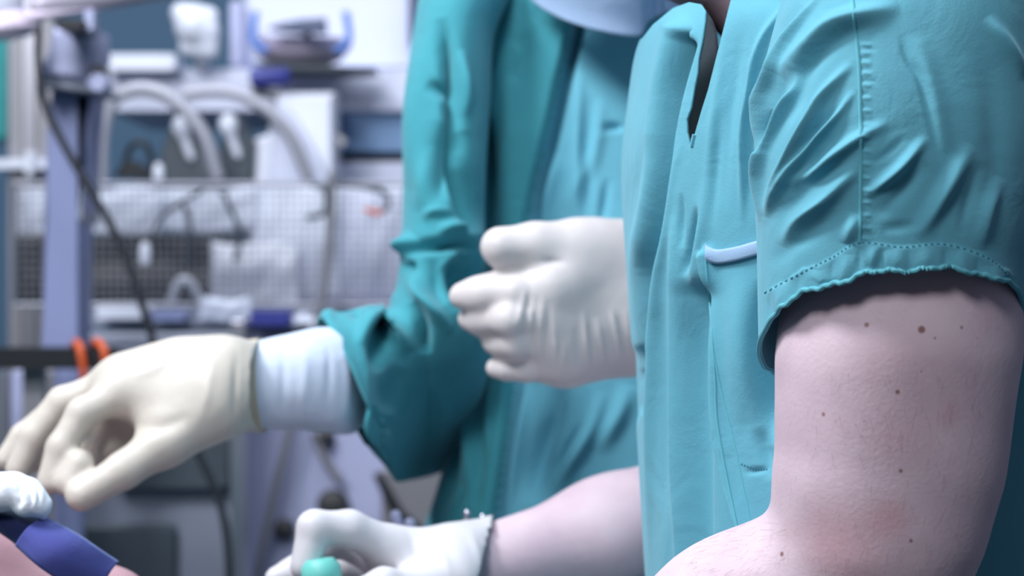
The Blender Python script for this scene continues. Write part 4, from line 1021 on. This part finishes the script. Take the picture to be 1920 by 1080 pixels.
dev(398, 215, 470, 395, 3.04, 'dark grey device with a pale knob behind the basket rim, right one', 428, 232, m_greyd)
MBx = MB().lathe(P(297, 338, 2.93), (0, 0, 1), [(.001, 0), (.007, .001), (.0075, .012), (.005, .022), (.001, .024)]); tag(MBx.build('white_stopper', m_whitec, smooth=True), 'small white stopper on the basket rim in front of the black clip', 'stopper')

# wire basket
bk = empty('wire_basket', P(390, 575, 2.9), 'long steel wire basket holding pouches, with a fine square grid', 'basket')
Yb0, Yb1 = 2.88, 3.12
mb = MB(); p0 = P(28, 345, Yb0); p1 = P(770, 572, Yb0)
def wire(a, b, r=.0008): mb.tube([a, b], r, 5)
nx = 56; nz = 15
for i in range(nx+1):
    x = p0[0]+(p1[0]-p0[0])*i/nx; wire((x, Yb0, p0[2]), (x, Yb0, p1[2])); 
    if i % 2 == 0: wire((x, Yb0, p1[2]), (x, Yb1, p1[2]))
    if i % 2 == 0: wire((x, Yb1, p0[2]), (x, Yb1, p1[2]))
for j in range(nz+1):
    z = p0[2]+(p1[2]-p0[2])*j/nz; wire((p0[0], Yb0, z), (p1[0], Yb0, z)); wire((p0[0], Yb1, z), (p1[0], Yb1, z)); wire((p0[0], Yb0, z), (p0[0], Yb1, z)); wire((p1[0], Yb0, z), (p1[0], Yb1, z))
for j in range(14):
    y = Yb0+(Yb1-Yb0)*j/13; wire((p0[0], y, p1[2]), (p1[0], y, p1[2]))
mb.build('wire_mesh', m_wire, bk)
mb = MB()
for z in (p0[2], p1[2]):
    mb.tube([(p0[0], Yb0, z), (p1[0], Yb0, z), (p1[0], Yb1, z), (p0[0], Yb1, z), (p0[0], Yb0, z)], .0032, 8)
mb.build('rim', m_hoop, bk, smooth=True)
for x in (p0[0], p1[0]):
    for y in (Yb0, Yb1): MB().tube([(x, y, p0[2]), (x, y, p1[2])], .003, 8).build('corner_rod', m_steel, bk, smooth=True)
# contents
def pouch(x0, y0, x1, y1, Y, m, name, lb, cat, seed, th=.02, group=None):
    n = 26; V = []; r = np.random.RandomState(seed); ph = r.rand(6)*6
    for side in (0, 1):
        for i in range(n):
            for j in range(n):
                u, v = i/(n-1), j/(n-1); e = (math.sin(math.pi*u)*math.sin(math.pi*v))**.4 if 0 < u < 1 and 0 < v < 1 else 0
                d = th*e*(.6+.2*math.sin(5*u+ph[0])+.2*math.sin(7*v+ph[1]))+.001*math.sin(17*u+9*v+ph[2])
                p = P(x0+(x1-x0)*u, y0+(y1-y0)*v+3*math.sin(8*u+ph[3]), Y); p[1] += (-d if side == 0 else d*.6); V.append(p)
    F = []
    for i in range(n-1):
        for j in range(n-1):
            a = i*n+j; F.append((a, a+1, a+n+1, a+n)); b = a+n*n; F.append((b, b+n, b+n+1, b+1))
    return tag(mesh(name, V, F, m, None), lb, cat, group)
pouch(36, 352, 300, 436, 2.93, m_pouch, 'paper_pouch', 'wide white paper strip pouch along the upper left of the wire basket', 'pouch', 1, .006)
pouch(170, 352, 480, 432, 2.96, m_pouch, 'paper_pouch', 'white paper pouch in the wire basket above the dark bundle', 'pouch', 2, .008)
pouch(470, 345, 640, 560, 2.97, m_pouch, 'paper_pouch', 'large crumpled white pouch filling the middle of the basket', 'pouch', 3, .02)
pouch(635, 350, 775, 562, 2.98, m_white, 'paper_pouch', 'greyish white pouch in the right end of the basket', 'pouch', 4, .02)
pouch(395, 455, 560, 568, 2.935, m_whitec, 'plastic_pouch', 'bright shiny white pouch low in the basket centre', 'pouch', 5, .018)
pouch(30, 442, 455, 568, 3.0, m_blackp, 'instrument_bundle', 'dark wrapped bundle low in the left half of the basket', 'bundle', 6, .03)
tag(MB().tube(path([(320, 565, 2.93), (335, 530, 2.92), (355, 528, 2.92), (375, 560, 2.93)]), .006, 10).build('white_tubing', m_whitec, smooth=True), 'short loop of white tubing at the bottom of the basket', 'tubing')
tag(MB().lathe(P(272, 498, 2.86), (0, 0, 1), [(.001, 0), (.006, .002), (.0075, .012), (.0075, .02), (.005, .030), (.001, .032)]).build('white_tag', m_whitec, smooth=True), 'small oval white tag hanging on the dark part of the basket', 'tag')
# dark leads over the basket
tag(MB().tube(path([(285, 440, 2.86), (305, 405, 2.86), (340, 380, 2.86), (382, 355, 2.86)]), .0030, 8).build('sensor_lead', m_greyd, smooth=True), 'dark lead looping over the left of the basket grid', 'lead')
tag(MB().tube(path([(345, 385, 2.86), (353, 405, 2.86), (358, 470, 2.86), (352, 500, 2.86)]), .0034, 8).build('sensor_lead', m_greyd, smooth=True), 'short dark lead dropping straight down the basket grid', 'lead')
tag(MB().tube(path([(418, 360, 2.86), (432, 392, 2.86), (446, 425, 2.86), (448, 462, 2.86), (440, 490, 2.86)]), .0036, 8).build('sensor_lead', m_greyd, smooth=True), 'dark lead with a pale tip slanting down at the basket centre', 'lead')
hk = empty('hook_cable', P(640, 350, 2.85), 'grey hooked cable with a red tip clipped on the basket right of centre', 'cable')
MB().tube(path([(585, 348, 2.85), (640, 347, 2.85), (690, 352, 2.85), (722, 362, 2.85), (728, 382, 2.85), (718, 398, 2.85)]), .0036, 8).build('hook', m_greyd, hk, smooth=True)
MB().tube(path([(718, 398, 2.85), (702, 398, 2.85), (684, 393, 2.85)]), .0032, 8).build('red_tip', m_orange, hk, smooth=True)
MB().tube(path([(608, 350, 2.845), (612, 375, 2.845), (606, 400, 2.845), (575, 408, 2.845)]), .0040, 8).build('clip', m_greyd, hk, smooth=True)
tag(MB().tube([P(624, 325, 2.83), P(620, 420, 2.83), P(608, 545, 2.83), P(570, 700, 2.83), P(520, 900, 2.83), P(490, 1040, 2.83), P(478, 1120, 2.83), down(470, 0, 2.83, .02)], .0052, 10).build('drip_pole', m_steeld, smooth=True), 'thin dark slanting pole crossing the basket and the pale cabinet below', 'pole')

# shelf under the basket
us = empty('lower_shelf', down(400, 0, 2.95), 'grey metal shelf directly under the wire basket', 'shelf')
pbox(170, 578, 620, 612, 2.86, 3.2, .003).build('shelf_board', m_grey, us, smooth=True)
tag(pbox(180, 575, 275, 598, 2.80, 2.855, .004).build('white_strip_box', m_whitec, smooth=True), 'flat white box at the left end of the shelf under the basket', 'box')
tag(pbox(285, 583, 345, 602, 2.80, 2.855, .004).build('lilac_box', m_lilac, smooth=True), 'flat lilac box beside the white one on the lower shelf', 'box')
tag(pbox(468, 582, 545, 612, 2.80, 2.86, .006).build('blue_box', m_brblue if False else m_bluep, smooth=True), 'deep blue box on the lower shelf right under the basket', 'box')
pouch(375, 560, 470, 600, 2.83, m_pouch, 'plastic_wrap', 'crumpled clear wrap on the shelf left of the blue box', 'wrap', 8, .008)
pouch(540, 590, 600, 615, 2.83, m_pouch, 'plastic_wrap', 'crumpled clear wrap on the shelf right of the blue box', 'wrap', 9, .008)

# black rail with orange hooks
br = empty('side_rail', P(100, 670, 2.42), 'black horizontal equipment rail left of the reaching glove', 'rail')
pbox(-60, 652, 216, 692, 2.40, 2.44, .003).build('rail_bar', m_blackp, br, smooth=True)
for x in (62,):
    q = P(x, 690, 2.43); MB().box((q[0]-.012, 2.43, 0), (q[0]+.012, 2.45, q[2])).build('post', m_steeld, br)
for x, lb in ((142, 'left orange hook clipped over the black rail'), (180, 'right orange hook clipped over the black rail')):
    tag(MB().tube(path([(x+22, 720, 2.39), (x+20, 690, 2.385), (x+14, 655, 2.385), (x+2, 641, 2.40), (x-6, 648, 2.43)]) if x > 150 else path([(x+16, 720, 2.39), (x+14, 690, 2.385), (x+8, 655, 2.385), (x+2, 643, 2.40), (x-4, 650, 2.43)]), .0046, 10).build('orange_hook', m_orange, smooth=True), lb, 'hook', 'orange hooks on the rail')
# vertical poles seen below the rail
for k, (x0, x1, m, nm, lb) in enumerate(((0, 10, m_steeld, 'rack_post', 'dark post at the extreme left edge below the black rail'), (20, 46, m_lilacl, 'rack_post', 'pale post below the black rail, left of the dark ones'), (54, 72, m_greyd, 'rack_post', 'dark post below the black rail next to the pale one'), (78, 104, m_steeld, 'rack_post', 'grey post below the black rail, rightmost of the four'))):
    a = P(x0, 695, 2.6); b = P(x1, 695, 2.6)
    tag(MB().box((a[0], 2.6, 0), (b[0], 2.63, a[2]), .004).build(nm, m, smooth=True), lb, 'post', 'posts below the black rail')

# grey ventilator cabinet at the bottom
vc = empty('machine_cabinet', down(300, 0, 2.75), 'grey machine cabinet behind the reaching glove with a dark recess', 'cabinet')
mbb = MB(); a = P(110, 700, 2.75); b = P(436, 1080, 2.75); mbb.box((a[0], 2.75, 0), (b[0], 3.15, P(0, 625, 2.75)[2]), .01); mbb.build('body', m_grey, vc, smooth=True)
pbox(215, 820, 432, 918, 2.72, 2.76, .01).build('recess_panel', m_greyd, vc, smooth=True)
pbox(150, 985, 330, 1200, 2.73, 2.76, .01).build('lower_panel', m_greyd, vc, smooth=True)
mbb = MB(); a = P(436, 0, 2.74); b = P(462, 0, 2.74); mbb.box((a[0], 2.72, 0), (b[0], 2.76, P(0, 600, 2.74)[2]), .004); mbb.build('corner_post', m_steel, vc, smooth=True)
# pale cabinet with black knobs
pc = empty('control_cabinet', down(580, 0, 2.9), 'pale lilac-grey cabinet with round black knobs between glove cuff and gown sleeve', 'cabinet')
mbb = MB(); a = P(467, 0, 2.9); b = P(850, 0, 2.9); mbb.box((a[0], 2.88, 0), (b[0], 3.25, P(0, 618, 2.9)[2]), .01); mbb.build('body', m_lilacl, pc, smooth=True)
for x, y, r, lb in ((626, 948, 30, 'knob'), (535, 993, 20, 'knob'), (612, 822, 17, 'knob')):
    R = M_(r, 2.86); MB().lathe(P(x, y, 2.885), (0, -1, .15), [(.001, -.01), (R*1.1, -.01), (R, .02), (R*.8, .03), (.001, .032)]).build('knob', m_blackp, pc, smooth=True)
mb = MB(); mb.tube(path([(590, 812, 2.86), (605, 850, 2.86), (622, 880, 2.86), (640, 900, 2.86)]), .006, 8); mb.build('hose', m_steeld, pc, smooth=True)
mb = MB(); mb.prism([tuple(P(x, y, 2.8)[[0, 2]]) for x, y in ((700, 890), (712, 885), (755, 960), (800, 1000), (770, 1010), (730, 955))], 2.79, 2.82, .003)
tag(mb.build('clamp_lever', m_blackp, smooth=True), 'dark angled lever below the gown sleeve', 'lever')
tag(pbox(716, 880, 850, 1300, 2.83, 2.87, .004).build('grey_panel', m_greyd if False else m_steeld, smooth=True), 'dark grey panel standing beside the gown below the sleeve', 'panel')
# small instruments glinting above the gloved wrist
inst = empty('instrument_clip', P(890, 980, 1.50), 'small shiny steel clip behind the white-gloved wrist', 'clip')
for (x, y, r) in ((876, 968, 7), (886, 985, 6), (905, 975, 6)):
    V, F = sdf_mesh([('c', P(x-3, y+12, 1.50), P(x, y-8, 1.50), M_(r, 1.5)*.8, M_(r, 1.5)*.55), ('e', P(x, y-6, 1.5), (M_(r, 1.5),)*3)], .0012, k=.002); mesh('clip_jaw', V, F, m_steel, inst)
MB().tube([P(870, 990, 1.50), P(912, 1000, 1.50), P(925, 1030, 1.49)], .004, 8).build('clip_spring', m_steel, inst, smooth=True)
i2 = empty('purple_fitting', P(762, 990, 1.6), 'small purple-grey fitting above the knuckles of the white-gloved hand', 'fitting')
for x, y in ((742, 970), (768, 985)):
    V, F = sdf_mesh([('c', P(x, y-3, 1.6), P(x+4, y+16, 1.6), .0045, .004)], .0012); mesh('nipple', V, F, m_lilacl, i2)
MB().tube([P(735, 995, 1.6), P(785, 1005, 1.6), P(800, 1060, 1.6)], .004, 8).build('connector', m_greyd, i2, smooth=True)
